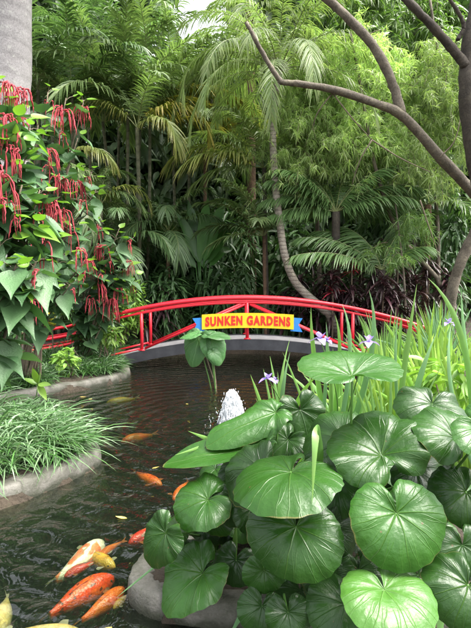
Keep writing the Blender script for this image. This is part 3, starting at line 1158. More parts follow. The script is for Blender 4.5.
def rosette(m, base, n, L, Wd, rg, el=(10, 80), droop=.5, prof='strap', up=0.25, mat=0):
    az = rg.uniform(0, 6.283, n)
    e = np.radians(rg.uniform(el[0], el[1], n))
    tip = np.stack([np.cos(az) * np.cos(e), np.sin(az) * np.cos(e), np.sin(e)], -1)
    nm = np.stack([-np.cos(az) * np.sin(e), -np.sin(az) * np.sin(e), np.cos(e)], -1)
    pos = np.asarray(base) + np.stack([np.zeros(n), np.zeros(n), rg.uniform(-up, up, n)], -1)
    leaf_cloud(m, pos, tip, nm, L * rg.uniform(.7, 1.15, n), Wd * rg.uniform(.8, 1.15, n), prof, droop, .3, mat)


def blades(m, B, T, Wd, bow=None, n=9, mat=0, tw=0.0, seed=0):
    """sword-shaped leaves from base points B to tips T"""
    rg = rngof(seed)
    B, T = np.asarray(B, float), np.asarray(T, float)
    k = len(B)
    u = np.linspace(0, 1, n)
    mid = (B + T) / 2 + (np.zeros((k, 3)) if bow is None else np.asarray(bow))
    a = ((1 - u) ** 2)[None, :, None]
    b = (2 * u * (1 - u))[None, :, None]
    c = (u ** 2)[None, :, None]
    Q = B[:, None] * a + mid[:, None] * b + T[:, None] * c
    tg = nrm(T - B)
    ang = rg.uniform(-1.1, 1.1, k)
    sv = np.stack([np.cos(ang), np.sin(ang), np.zeros(k)], -1)
    sv = nrm(sv - tg * (sv * tg).sum(1, keepdims=True))
    w = np.interp(u, [0, .15, .5, .85, 1], [.7, .9, 1, .62, .02])[None] * np.broadcast_to(Wd, (k,))[:, None] * .5
    S = np.broadcast_to(sv[:, None], Q.shape)
    fo = np.cross(sv, tg)[:, None] * (w * .35)[..., None]
    m.ribbons(Q, w, S, fo, mat)


def round_leaf(m, at, tip, n, Rr, notch=.2, cup=.16, fold=0.0, point=0.0, wav=.085, lobe=.36, seed=0, nr=16, nt=96, lobeR=.82, aspect=1.0):
    """kidney-shaped blade on a stalk attached at the notch"""
    rg = rngof(seed)
    n = nrm(n)
    tip = np.asarray(tip, float)
    e1 = nrm(tip - n * np.dot(tip, n))
    e2 = np.cross(n, e1)
    tm = np.pi - notch
    th = np.linspace(-tm, tm, nt)
    off = (1 - lobeR) 
    rho = off * np.cos(th) + np.sqrt(np.maximum(1 - (off * np.sin(th)) ** 2, 0))
    ed = np.clip((np.abs(th) - (tm - .42)) / .42, 0, 1)
    rho = rho * (1 - .38 * ed ** 2) * (1 + point * np.exp(-(th / .42) ** 2) - .12 * point * np.exp(-((np.abs(th) - 1.3) / .6) ** 2))
    x_sc = rg.uniform(.86, 1.0) if point == 0 else 1.0
    rho = rho * (1 + .012 * np.cos(21 * th + rg.uniform(0, 6)) + .02 * np.sin(3 * th + rg.uniform(0, 6)))
    r = np.linspace(0.02, 1, nr)
    rr = r[:, None] * rho[None]
    x = rr * np.cos(th) * x_sc
    fold = fold + rg.uniform(-.06, .2)
    aspect = aspect * rg.uniform(1.0, 1.14)
    y = rr * np.sin(th) * aspect
    ph = rg.uniform(0, 6, 3)
    rq = r[:, None] * np.ones(nt)[None]
    z = .30 * rq - cup * 2.3 * rq ** 2.2 * (1.0 + .5 * np.maximum(np.cos(th), 0)) - .05 * rq ** 8 + fold * np.sqrt(y * y + .01) + lobe * rr * (np.abs(th) / np.pi) ** 5
    z = z + wav * r[:, None] ** 2.5 * (np.sin(4 * th + ph[0]) + .6 * np.sin(7 * th + ph[1]) + .35 * np.sin(12 * th + ph[2])) + .06 * x * np.sin(ph[0])
    z = z + .007 * np.cos(9 * (th + np.pi)) * np.sin(np.pi * r[:, None] ** .8) * -1
    V = np.asarray(at) + Rr * (x[..., None] * e1 + y[..., None] * e2 + z[..., None] * n)
    uv = np.stack(np.broadcast_arrays(th[None] / (2 * np.pi) + .5, r[:, None]), -1)
    m.grid(V, uv.reshape(-1, 2))


def bezier(a, b, c, d, n=14):
    u = np.linspace(0, 1, n)[:, None]
    return (1 - u) ** 3 * a + 3 * u * (1 - u) ** 2 * b + 3 * u * u * (1 - u) * c + u ** 3 * d


def iris_flower(parent, c, size, seed):
    rg = rngof(seed)
    m = MB()
    a0 = rg.uniform(0, 6)
    for k in range(3):
        a = a0 + k * 2.094
        d = np.array([[math.cos(a), math.sin(a), .25]])
        leaf_cloud(m, [c], d, [[-math.cos(a) * .3, -math.sin(a) * .3, 1]], size * .62, size * .42, 'ovate', .7, .2)
        a += 1.05
        d = np.array([[math.cos(a) * .6, math.sin(a) * .6, .9]])
        leaf_cloud(m, [c], d, [[-math.cos(a), -math.sin(a), .6]], size * .5, size * .28, 'ovate', .25, .2)
    m.build('flower', M['petal'], parent)


def stuff(o):
    o['kind'] = 'stuff'
    return o


# ------------------------------------------------------------------ far backdrop of foliage
rg = rngof(11)
m = MB()
k = 26000
x = rg.uniform(-15, 15, k)
z = rg.uniform(0.2, 15, k) ** 1.0
y = 19.0 + rg.normal(0, 1.3, k) + 1.2 * np.sin(x * 1.1) * np.cos(z * .9)
clump = np.sin(x * 2.1 + 1) * np.sin(z * 1.7 + .5) + .5 * np.sin(x * 4.3 + z * 3.1)
gap = ((x + 1.4) / 1.3) ** 2 + ((z - 12.9) / 2.4) ** 2 < 1
gap |= ((x + 3.4) / .55) ** 2 + ((z - 11.6) / 1.3) ** 2 < 1
gap |= ((x + 0.2) / .6) ** 2 + ((z - 11.2) / .7) ** 2 < 1
keep = (clump + rg.normal(0, .6, k) > -1.0) & ~gap
pos = np.stack([x, y, z + .3], -1)[keep]
k2 = 30000
xb, zb_ = rg.uniform(-17, 17, k2), .3 + 15.5 * rg.random(k2)
gb_ = (((xb + 1.65) / 1.6) ** 2 + ((zb_ - 14.5) / 2.8) ** 2 < 1) | (((xb + 3.7) / .6) ** 2 + ((zb_ - 12.9) / 1.3) ** 2 < 1)
back = np.stack([xb, 22 + rg.normal(0, .8, k2), zb_], -1)[~gb_]
nfront = len(pos)
pos = np.concatenate([pos, back])
k = len(pos)
leaf_cloud(m, pos, rand_dir(rg, k) - ZD * .4, nrm(np.array([0, -.6, .8]) + rand_dir(rg, k) * .7), rg.uniform(.35, .7, k) * np.where(np.arange(k) < nfront, 1, 1.6), rg.uniform(.14, .28, k) * np.where(np.arange(k) < nfront, 1, 1.9), 'ovate', .4, .25)
o = m.build('far_foliage', M['farleaf'])
stuff(o)

# ------------------------------------------------------------------ palms
def gnd(px, d):
    q = P(px, 300, d)
    return np.array([q[0], d, h1(q[0], d)])


def trunk_px(pts, d, n=22):
    return spline([P(a, b, d if len(q) == 0 else q[0]) for a, b, *q in pts], n)


# royal palm, far left
b = gnd(-2, 9.6)
top = P(2, -190, 9.6)
tr = spline([b - [0, 0, .1], P(1, 180, 9.6), P(4, 60, 9.6), top], 26)
palm('royal_palm', 'smooth pale grey royal palm trunk rising at the upper left behind the red tassels', b, [(tr, np.linspace(.52, .50, 26))],
     crown_fronds(top, 12, 3.6, 80, 5, 1.3, 5, ll=.75, lw=.05, ldroop=.7), M['areca'], M['royal'])

# clumping areca palms
def areca(label, d, crowns, nf, L, seed, mat, mat2=None, el=(86, 25), ll=.62, bend=1.25, trunk_r=.05, dy=.5):
    rgl = rngof(seed)
    base = gnd(sum(c[0] for c in crowns) / len(crowns), d)
    tr, fr = [], []
    for i, (px, py) in enumerate(crowns):
        dd = d + rgl.uniform(-dy, dy)
        top = P(px, py, dd)
        bb = np.array([base[0] + (top[0] - base[0]) * .55, dd, h1(base[0], dd) - .1])
        tr.append((spline([bb, (bb + top) / 2 + rgl.normal(0, .06, 3), top], 14), np.linspace(trunk_r, trunk_r * .8, 14)))
        f = crown_fronds(top, nf, L, el[0], el[1], bend, seed + i, ll=ll, lw=.044, ldroop=.6, va=.3, n=54)
        if mat2 is not None:
            f[-1]['mat'] = mat2
        fr += f
    return palm('areca_palm', label, base, tr, fr, mat, M['greenstem'], 'clumping palms behind the bridge')


areca('clumping palm with dense upright dark fronds fanning over the left of the pond', 13.0, [(103, 122), (128, 108), (150, 100), (140, 130)], 9, 3.5, 21, M['areca'], M['areca_yellow'])
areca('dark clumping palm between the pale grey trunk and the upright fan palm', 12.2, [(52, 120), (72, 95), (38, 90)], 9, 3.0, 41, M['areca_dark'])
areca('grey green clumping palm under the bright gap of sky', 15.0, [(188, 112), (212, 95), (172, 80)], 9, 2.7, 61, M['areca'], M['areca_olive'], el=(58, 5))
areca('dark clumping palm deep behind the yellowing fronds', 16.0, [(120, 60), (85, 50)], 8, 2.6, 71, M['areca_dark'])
# hanging yellowed fronds
b = gnd(134, 12.2)
top = P(137, 128, 12.2)
palm('areca_palm', 'slim palm with one long yellow and brown frond hanging beside green fronds', b,
     [(spline([b - [0, 0, .1], (b + top) / 2 + [.1, 0, 0], top], 14), np.linspace(.055, .045, 14))],
     [dict(base=top, az=-10, elev=48, L=2.5, bend=2.5, ll=.55, lw=.045, ldroop=.9, mat=M['areca_yellow'], n=54),
      dict(base=top, az=-40, elev=20, L=1.9, bend=1.9, ll=.5, lw=.04, ldroop=.9, mat=M['areca_olive'], n=50),
      dict(base=top, az=200, elev=50, L=2.2, bend=2.2, ll=.5, lw=.04, ldroop=.9, mat=M['areca_olive'], n=50),
      dict(base=top, az=160, elev=75, L=2.4, bend=1.4, ll=.55, lw=.04, n=50),
      dict(base=top, az=60, elev=70, L=2.4, bend=1.2, ll=.55, lw=.04, n=50),
      dict(base=top, az=300, elev=60, L=2.0, bend=1.5, ll=.55, lw=.04, n=50)], M['areca'], M['greenstem'], 'clumping palms behind the bridge')
b = gnd(98, 11.6)
top = P(101, 205, 11.6)
palm('areca_palm', 'low palm with olive fronds drooping just right of the red tassels', b,
     [(spline([b - [0, 0, .1], (b + top) / 2 + [.04, 0, 0], top], 14), np.linspace(.05, .04, 14))],
     [dict(base=top, az=5, elev=62, L=1.5, bend=2.4, ll=.4, lw=.035, ldroop=.8, mat=M['areca_olive'], n=46),
      dict(base=P(72, 150, 11.6), az=-20, elev=10, L=1.3, bend=1.2, ll=.4, lw=.035, ldroop=.9, mat=M['areca_olive'], n=46),
      dict(base=top, az=190, elev=70, L=1.8, bend=1.8, ll=.4, lw=.035, ldroop=.8, n=46),
      dict(base=top, az=250, elev=70, L=1.6, bend=1.8, ll=.4, lw=.035, ldroop=.8, n=46),
      dict(base=top, az=90, elev=75, L=1.8, bend=1.2, ll=.4, lw=.035, ldroop=.8, n=46)], M['areca'], M['greenstem'], 'clumping palms behind the bridge')

for i, (px, py, d, lab) in enumerate([(88, 205, 11.9, 'short drooping palm filling the shade behind the middle tasselled shrub'), (168, 232, 12.8, 'short drooping palm in the shade left of the banana leaves'), (205, 150, 14.6, 'drooping palm in the shade above the banana leaves'), (125, 245, 12.4, 'short drooping palm in the shade above the left end of the bridge')]):
    c = P(px, py, d)
    b = gnd(px, d)
    palm('feather_palm', lab, b, [(spline([b - [0, 0, .1], (b + c) / 2, c], 10), np.full(10, .05))],
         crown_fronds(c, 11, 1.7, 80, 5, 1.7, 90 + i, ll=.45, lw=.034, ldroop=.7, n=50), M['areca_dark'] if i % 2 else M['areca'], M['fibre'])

# palm with the curved ringed trunk
pts = np.concatenate([[gnd(345, 11.6) - [0, 0, .1]], trunk_px([(330, 314), (308, 296), (294, 280), (285, 256), (280, 225), (275, 180), (273, 120), (280, 60)], 11.4, 40)])[:40]
b = pts[0]
c = pts[-1]
fr = crown_fronds(c, 30, 3.0, 86, -5, 1.8, 8, ll=.42, lw=.026, ldroop=.75, va=.15, n=58)
fr += [dict(base=c, az=188, elev=40, L=3.1, bend=2.5, ll=.45, lw=.026, ldroop=.9, n=60), dict(base=c, az=215, elev=10, L=2.8, bend=1.8, ll=.45, lw=.026, ldroop=.9, n=60),
       dict(base=c, az=170, elev=25, L=3.2, bend=1.9, ll=.45, lw=.026, ldroop=.9, n=60), 
       dict(base=c, az=200, elev=62, L=3.0, bend=2.1, ll=.45, lw=.026, ldroop=.9, n=60)]
palm('curved_palm', 'tall palm with a slender curved ringed trunk and pale feathery crown', b, [(pts, np.interp(np.linspace(0, 1, 40), [0, .15, .5, 1], [.12, .098, .09, .08]))], fr, M['date'], M['palmtrunk'])

# fronds behind the curved trunk
b = gnd(268, 12.3)
c = P(264, 168, 12.3)
palm('feather_palm', 'palm with yellow tipped fronds sweeping left behind the curved trunk', b, [(spline([b, (b + c) / 2, c], 10), np.full(10, .05))],
     [dict(base=c, az=182, elev=38, L=2.7, bend=1.5, ll=.6, lw=.05, ldroop=.9, n=58, mat=M['areca_olive']), dict(base=c, az=205, elev=25, L=2.3, bend=1.2, ll=.6, lw=.05, ldroop=.8, n=54, mat=M['areca_olive']),
      dict(base=c, az=160, elev=58, L=2.6, bend=1.5, ll=.6, lw=.045, ldroop=.6, n=54), dict(base=c, az=20, elev=50, L=2.4, bend=1.4, ll=.6, lw=.045, ldroop=.6, n=54),
      dict(base=c, az=330, elev=40, L=2.2, bend=1.4, ll=.6, lw=.045, ldroop=.6, n=54), dict(base=c, az=130, elev=75, L=2.6, bend=1.1, ll=.6, lw=.045, ldroop=.6, n=54),
      dict(base=c, az=230, elev=65, L=2.3, bend=1.5, ll=.6, lw=.045, ldroop=.6, n=54), dict(base=c, az=195, elev=5, L=2.0, bend=.9, ll=.55, lw=.045, ldroop=.7, n=54)], M['date'], M['darkbark'])
b = gnd(266, 12.0)
c = P(264, 236, 12.0)
palm('young_palm', 'young palm spreading low fronds left of the curved trunk above the sign', b, [(spline([b, (b + c) / 2, c], 8), np.full(8, .045))],
     [dict(base=c, az=195, elev=48, L=1.9, bend=1.0, ll=.5, lw=.05, ldroop=.5, n=50), dict(base=c, az=178, elev=28, L=1.7, bend=1.0, ll=.5, lw=.05, ldroop=.55, n=50),
      dict(base=c, az=215, elev=70, L=1.9, bend=1.1, ll=.5, lw=.05, ldroop=.5, n=50), dict(base=c, az=345, elev=55, L=1.6, bend=1.1, ll=.5, lw=.05, ldroop=.5, n=50),
      dict(base=c, az=150, elev=60, L=1.8, bend=1.0, ll=.5, lw=.05, ldroop=.5, n=50), dict(base=c, az=20, elev=70, L=1.7, bend=1.0, ll=.5, lw=.05, ldroop=.5, n=50),
      dict(base=c, az=260, elev=35, L=1.3, bend=1.0, ll=.45, lw=.045, ldroop=.5, n=46), dict(base=c, az=200, elev=8, L=1.5, bend=.8, ll=.45, lw=.045, ldroop=.5, n=46)], M['areca'], M['fibre'])
# cycad
b = gnd(336, 11.7)
c = P(336, 212, 11.7)
fr = []
for az_, el_, L_, bd in ((-12, 40, 2.0, 1.2), (4, 22, 1.8, .9), (190, 30, 1.7, 1.0), (20, 62, 1.9, 1.1), (200, 55, 1.7, 1.1), (192, 45, 1.7, 1.0), (345, 60, 1.6, 1.0), (335, 25, 1.6, .8), (150, 65, 1.8, 1.0), (60, 70, 1.8, 1.0), (100, 60, 1.7, 1.0), (190, 12, 1.5, .7), (8, 18, 1.5, .7)):
    fr.append(dict(base=c, az=az_, elev=el_, L=L_ * 1.15, bend=bd, ll=.55, lw=.034, ldroop=.35, va=-.45, n=66, a0=75, a1=35, start=.1))
palm('cycad', 'cycad with stiff dark green fronds round a brown fibrous trunk', b, [(spline([b - [0, 0, .1], (b + c) / 2, c], 12), np.linspace(.12, .10, 12))], fr, M['cycad'], M['darkbark'], cat='cycad')
b = gnd(382, 11.4)
c = P(382, 270, 11.4)
fr = []
for az_, el_, L_, bd in ((194, 24, 1.9, .7), (180, 42, 1.8, .9), (160, 55, 1.6, 1.0), (340, 50, 1.0, 1.0), (150, 70, 1.2, .9), (30, 72, 1.2, .9), (100, 55, 1.0, .8)):
    fr.append(dict(base=c, az=az_, elev=el_, L=L_ * 1.25, bend=bd, ll=.52, lw=.034, ldroop=.3, va=-.55, n=56, a0=75, a1=35, start=.1))
palm('cycad', 'low cycad sending long fronds left above the red handrail', b, [(spline([b - [0, 0, .1], (b + c) / 2, c], 8), np.full(8, .08))], fr, M['cycad'], M['darkbark'], cat='cycad')
b = gnd(425, 13.6)
c = P(428, 205, 13.6)
palm('feather_palm', 'dark shaded palm behind the forked branch at the right', b, [(spline([b, (b + c) / 2, c], 10), np.full(10, .1))],
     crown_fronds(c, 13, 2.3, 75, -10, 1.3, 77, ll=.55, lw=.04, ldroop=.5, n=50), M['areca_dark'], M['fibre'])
c = P(250, 4, 16.5)
b = gnd(252, 16.5)
palm('feather_palm', 'far palm with grey hanging fronds at the top of the photo by the sky gap', b, [(spline([b, (b + c) / 2, c], 10), np.full(10, .16))],
     crown_fronds(P(250, 4, 16.5), 11, 2.0, 60, -50, 1.3, 79, ll=.5, lw=.035, ldroop=.9, n=50), M['date'], M['fibre'])
# ------------------------------------------------------------------ weeping fine-leaved trees
def weeping(label, trunk, starts, mat, seed, nsp=60, L=.19, Wd=.015, spread=1.0, drop=1.0, radii=(.07, .03), tufts=14, per=10, mat2=None):
    rgl = rngof(seed)
    root = thing('weeping_tree', label, 'tree', trunk[0], 'fine leaved weeping trees')
    m = MB()
    m.tube(spline(trunk, 20), np.linspace(radii[0], radii[1], 20), 8, wob=.04, seed=seed)
    m.build('trunk', M['branch'], root)
    mt, mf = MB(), MB()
    sp_ = spline(starts, 60)
    for i in range(nsp):
        s = sp_[rgl.integers(0, 60)] + rgl.normal(0, .18, 3)
        az = rgl.uniform(0, 6.283)
        e = rgl.uniform(-.1, .9)
        ln = spread * rgl.uniform(.6, 1.25)
        d = np.array([math.cos(az) * math.cos(e), math.sin(az) * math.cos(e), math.sin(e)])
        q = np.linspace(0, 1, 9)
        tw = s + d * (q * ln)[:, None] - ZD * (drop * rgl.uniform(.5, 1.2) * ln * q ** 2)[:, None]
        mt.tube(tw, np.linspace(.008, .003, 9), 4, cap=False)
        k = tufts * per
        tt = np.repeat(rgl.uniform(.2, 1, tufts), per)
        pos = np.stack([np.interp(tt, q, tw[:, a]) for a in range(3)], -1) + np.repeat(rgl.normal(0, .07, (tufts, 3)), per, 0)
        td = np.repeat(rand_dir(rgl, tufts), per, 0) * .6 + rand_dir(rgl, k) * .8 - ZD * .25
        leaf_cloud(mf, pos, td, rand_dir(rgl, k) + ZD * .6, L * rgl.uniform(.6, 1.2, k), Wd * rgl.uniform(.8, 1.2, k), 'narrow', rgl.uniform(.1, .8, k), 0, flat=True)
    mt.build('branch', M['wood'], root)
    mf.build('crown', mat, root)
    return root


def pl(pts):
    return [P(*p) for p in pts]


weeping('weeping tree with a thin leaning trunk and bright feathery leaves behind the forked branch', [gnd(446, 11.9)] + pl([(442, 288, 11.9), (416, 255, 11.9), (397, 230, 11.8), (376, 170, 11.5), (362, 95, 11.5), (350, 30, 11.5)]),
        pl([(372, 145, 12.0), (350, 110, 11.9), (335, 70, 11.9), (385, 60, 12.1), (400, 125, 12.0), (350, 145, 11.9), (320, 115, 11.8), (395, 150, 11.8)]), M['bamboo'], 101, 230)
weeping('weeping tree of bright narrow leaves at the far right edge', [gnd(500, 11.8)] + pl([(490, 250, 11.8), (470, 150, 11.8), (440, 60, 11.8), (430, 0, 11.8)]),
        pl([(440, 150, 11.5), (455, 100, 11.6), (425, 90, 11.6), (450, 50, 11.8), (410, 150, 11.3), (465, 170, 11.4)]), M['bamboo'], 103, 150)
weeping('weeping tree of pale narrow leaves right beside the curved palm trunk', [gnd(322, 12.8)] + pl([(318, 240, 12.8), (312, 160, 12.6), (306, 90, 12.4), (300, 40, 12.4)]),
        pl([(308, 150, 12.0), (322, 110, 12.0), (300, 85, 12.1), (330, 60, 12.1), (300, 170, 12.0), (340, 150, 12.0), (290, 150, 11.9), (285, 110, 11.9)]), M['bamboo'], 105, 190)
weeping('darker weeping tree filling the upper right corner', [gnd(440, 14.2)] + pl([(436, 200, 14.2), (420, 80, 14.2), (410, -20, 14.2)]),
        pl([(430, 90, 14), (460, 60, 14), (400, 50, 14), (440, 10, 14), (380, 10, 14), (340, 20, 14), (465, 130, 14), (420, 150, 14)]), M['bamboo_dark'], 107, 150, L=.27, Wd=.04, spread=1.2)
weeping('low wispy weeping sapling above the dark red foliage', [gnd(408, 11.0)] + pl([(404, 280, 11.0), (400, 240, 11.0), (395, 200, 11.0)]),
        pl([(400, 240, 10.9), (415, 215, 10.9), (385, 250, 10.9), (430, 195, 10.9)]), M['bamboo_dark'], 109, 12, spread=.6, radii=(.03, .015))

# ------------------------------------------------------------------ forked tree at the right
def limb(m, pts, r0, r1, seed, n=34):
    q = spline(pts, n)
    rgl = rngof(seed)
    q = q + np.convolve(rgl.normal(0, .16 * min(r0, r1, .1), n * 3).ravel(), np.ones(3) / 3, 'same').reshape(n, 3)
    m.tube(q, np.linspace(r0, r1, n) * (1 + .05 * np.sin(np.arange(n) * .9)), 12, wob=.035, seed=seed)


b = gnd(447, 9.2)
ft = thing('forked_tree', 'bare limbed tree whose crooked forked branch reaches left across the palms', 'tree', b)
m = MB()
limb(m, [b - [0, 0, .1], P(452, 292, 9.0), P(466, 250, 8.9), P(482, 220, 8.8), P(486, 205, 8.7)], .10, .095, 1)
m.build('trunk', M['branch'], ft)
m = MB()
limb(m, [P(487, 208, 8.7), P(471, 190, 8.5), P(440, 157, 8.2), P(405, 118, 8.0), P(380, 105, 7.9), P(335, 90, 7.8), P(300, 84, 7.7), P(281, 82, 7.7)], .105, .04, 2)
m.build('branch', M['branch'], ft)
m = MB()
limb(m, [P(282, 83, 7.7), P(274, 72, 7.65), P(262, 52, 7.6), P(252, 33, 7.5), P(246, 22, 7.5)], .041, .03, 3)
m.build('branch', M['branch'], ft)
m = MB()
limb(m, [P(402, 116, 8.0), P(392, 82, 8.0), P(376, 50, 8.0), P(352, 22, 8.0), P(322, -6, 8.0), P(285, -40, 8.0), P(250, -90, 8.2)], .08, .06, 4)
m.build('branch', M['branch'], ft)
# twigs from the branch
m = MB()
rg = rngof(4)
for a, b2, c2 in (((330, 90), (352, 118), (372, 140)), ((372, 140), (400, 158), (430, 172)), ((440, 157), (455, 140), (462, 110)), ((372, 140), (360, 160), (352, 185)), ((335, 90), (318, 112), (312, 130)), ((420, 200), (430, 230), (441, 262))):
    m.tube(spline([P(*a, 7.85), P(*b2, 7.9), P(*c2, 8.1)], 10), np.linspace(.013, .006, 10), 5)
m.build('twig', M['wood'], ft)
b = gnd(505, 8.0)
f2 = thing('dark_tree', 'dark shaded trunk at the right edge with one branch angling up left', 'tree', b)
m = MB()
limb(m, [b - [0, 0, .1], P(490, 230, 8.0), P(474, 150, 7.8), P(468, 90, 7.7), P(470, 45, 7.7), P(478, 0, 7.7), P(490, -80, 7.7)], .16, .11, 6)
m.build('trunk', M['darkbark'], f2)
m = MB()
limb(m, [P(466, 66, 7.65), P(452, 48, 7.6), P(432, 26, 7.5), P(405, -2, 7.4), P(370, -40, 7.4)], .075, .05, 7)
m.build('branch', M['darkbark'], f2)
m = MB()
limb(m, [P(458, 40, 7.65), P(463, 22, 7.6), P(440, -15, 7.5)], .035, .025, 8)
m.build('branch', M['darkbark'], f2)


def shade_canopy(root, centres, n, seed, L=.3, Wd=.13):  # unseen leaf masses added high above the limbs to cast shade
    rgl = rngof(seed)
    mm = MB()
    for c, r in centres:
        k = n // len(centres)
        d = rand_dir(rgl, k) * (rgl.random(k) ** .4)[:, None]
        pos = np.asarray(c) + d * np.asarray(r)
        leaf_cloud(mm, pos, rand_dir(rgl, k) - ZD * .4, ZD + rand_dir(rgl, k) * .6, L * rgl.uniform(.7, 1.2, k), Wd * rgl.uniform(.7, 1.2, k), 'ovate', .3, .2)
    return mm.build('crown', M['mid'], root)


shade_canopy(ft, [((-1.5, 8.2, 10.6), (1.6, 1.3, .8)), ((3.5, 9.5, 10.8), (1.8, 1.5, .8))], 1600, 31)
shade_canopy(f2, [((6.2, 7.5, 9.2), (2.0, 2.0, 1.0)), ((7.5, 9.5, 9.6), (2.0, 2.0, 1.0))], 1800, 33)

# ------------------------------------------------------------------ understory behind the bridge
GRP_D = 'shaded shrubs behind the bridge'
rg = rngof(55)
for i, (px, py, d, rx, rz, kind) in enumerate([
        (90, 262, 13.2, 1.0, .9, 'dark'), (140, 255, 14.2, 1.1, 1.0, 'dark'), (165, 292, 12.2, .55, .55, 'dark'), (190, 270, 13.6, .9, .9, 'dark'), (225, 285, 12.8, .8, .6, 'dark'),
        (150, 225, 15.5, 1.2, 1.2, 'dark'), (230, 235, 15.2, 1.2, 1.2, 'dark'), (300, 255, 15.0, 1.1, 1.2, 'dark'), (300, 295, 13.2, .7, .5, 'dark'), (385, 215, 15.0, 1.3, 1.3, 'dark'),
        (450, 225, 15.0, 1.2, 1.3, 'dark'), (60, 225, 14.8, 1.2, 1.4, 'dark'), (25, 270, 13.0, 1.2, 1.0, 'dark'), (200, 315, 13.3, .8, .45, 'dark'), (275, 318, 13.3, .8, .45, 'dark'), (345, 320, 12.9, .8, .4, 'dark'), (110, 320, 12.6, .8, .5, 'dark')]):
    c = P(px, py, d)
    bb = np.array([c[0], d, h1(c[0], d)])
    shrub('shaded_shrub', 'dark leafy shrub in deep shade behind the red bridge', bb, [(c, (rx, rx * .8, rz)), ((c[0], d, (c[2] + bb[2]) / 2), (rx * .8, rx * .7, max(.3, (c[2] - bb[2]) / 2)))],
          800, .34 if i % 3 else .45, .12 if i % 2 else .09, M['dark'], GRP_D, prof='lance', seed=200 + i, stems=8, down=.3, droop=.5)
# dark red ti plants
for i, (px, py, d) in enumerate([(312, 262, 13.2), (300, 284, 12.2), (326, 286, 12.2), (352, 290, 12.0), (372, 275, 12.6), (388, 292, 11.8), (362, 256, 13.4), (398, 270, 12.2), (416, 288, 11.6), (428, 268, 12.4), (340, 300, 11.6), (448, 282, 11.8), (384, 286, 11.0), (332, 284, 11.3), (352, 300, 11.2), (398, 300, 10.9), (368, 304, 11.3), (384, 250, 13.6), (412, 248, 13.2), (318, 305, 11.8), (285, 300, 12.6), (164, 300, 11.9), (146, 318, 11.6)]):
    c = P(px, py, d)
    bb = np.array([c[0], d, h1(c[0], d)])
    root = thing('ti_plant', 'dark burgundy strap leaved ti plant massed behind the bridge', 'plant', bb, 'dark red ti plants')
    m = MB()
    m.tube(spline([bb - [0, 0, .05], (bb + c) / 2 + rg.normal(0, .04, 3), c], 8), np.full(8, .018), 6)
    m.build('stem', M['wood'], root)
    m = MB()
    rosette(m, c, 34, .55, .085, rg, (-35, 80), .7, 'lance', .25)
    rosette(m, (c * 2 + bb) / 3, 18, .5, .085, rg, (-30, 50), .7, 'lance', .3)
    m.build('foliage', M['ti'], root)
for i, (px, py, d, lab) in enumerate([(398, 262, 11.4, 'bright red leaved ti plant under the weeping tree'), (352, 268, 11.3, 'small red ti plant rising above the handrail right of the curved trunk'), (333, 292, 11.2, 'low red leaved plant beside the base of the curved trunk')]):
    c = P(px, py, d)
    bb = np.array([c[0], d, h1(c[0], d)])
    root = thing('red_ti_plant', lab, 'plant', bb, 'red leaved plants')
    m = MB()
    m.tube(spline([bb - [0, 0, .05], (bb + c) / 2, c], 8), np.full(8, .015), 6)
    m.build('stem', M['wood'], root)
    m = MB()
    rosette(m, c, 10, .4, .055, rg, (-10, 60), .5, 'lance', .1)
    m.build('foliage', M['ti_red'], root)

# banana-like broad upright leaves
b = gnd(203, 12.6)
bn = thing('banana_plant', 'broad upright banana leaves in the shade above the left of the sign', 'plant', b)
for i, (px0, py0, px1, py1, w) in enumerate([(204, 262, 226, 200, .36), (200, 262, 208, 198, .32), (198, 262, 176, 212, .28), (206, 264, 240, 222, .34), (196, 268, 160, 236, .3), (204, 268, 190, 232, .34), (210, 266, 232, 250, .3), (199, 262, 188, 200, .3)]):
    a_, t_ = P(px0, py0, 12.6), P(px1, py1, 12.3 + .1 * i)
    m = MB()
    q = spline([a_, (a_ + t_) / 2 + ZD * .18, t_], 12)
    m.tube(spline([b, (b + a_) / 2, a_], 6), np.full(6, .02), 5)
    tg = nrm(np.gradient(q, axis=0))
    sv = nrm(np.cross(tg, np.array([.2 * (i % 3 - 1), -1.0, .5])))
    wp = np.interp(np.linspace(0, 1, 12), [0, .12, .35, .7, 1], [.08, .7, 1, .8, .03]) * w / 2
    nm_ = np.cross(sv, tg)
    m.ribbons(q[None], wp[None], sv[None], (-np.abs(nm_) * 0 - nm_ * wp[:, None] * .3)[None])
    m.build('leaf', M['banana'], bn)

# mid-green variegated shrub at the left end of the bridge, croton, small plants on the far bank
c = P(122, 296, 10.9)
shrub('variegated_shrub', 'yellow green small leaved shrub at the left end of the bridge', gnd(122, 10.9), [(c, (.55, .5, .5)), (c - [.1, 0, .5], (.6, .5, .4))], 1500, .15, .055, M['light'], seed=301, stems=10)
c = P(100, 318, 9.6)
shrub('green_shrub', 'mid green shrub under the red tassels beside the approach rail', gnd(98, 9.7), [(c, (.45, .4, .4)), (P(75, 300, 9.9), (.6, .4, .5))], 1100, .17, .07, M['mid'], seed=303, stems=8)
c = P(52, 322, 8.6)
root = thing('croton', 'small yellow leaved croton among the stems on the left bank', 'plant', gnd(52, 8.6))
m = MB()
m.tube(spline([gnd(52, 8.6) - [0, 0, .05], c], 6), np.full(6, .012), 5)
m.build('stem', M['wood'], root)
m = MB()
rosette(m, c, 22, .26, .06, rg, (20, 85), .3, 'lance', .12)
m.build('foliage', M['croton'], root)
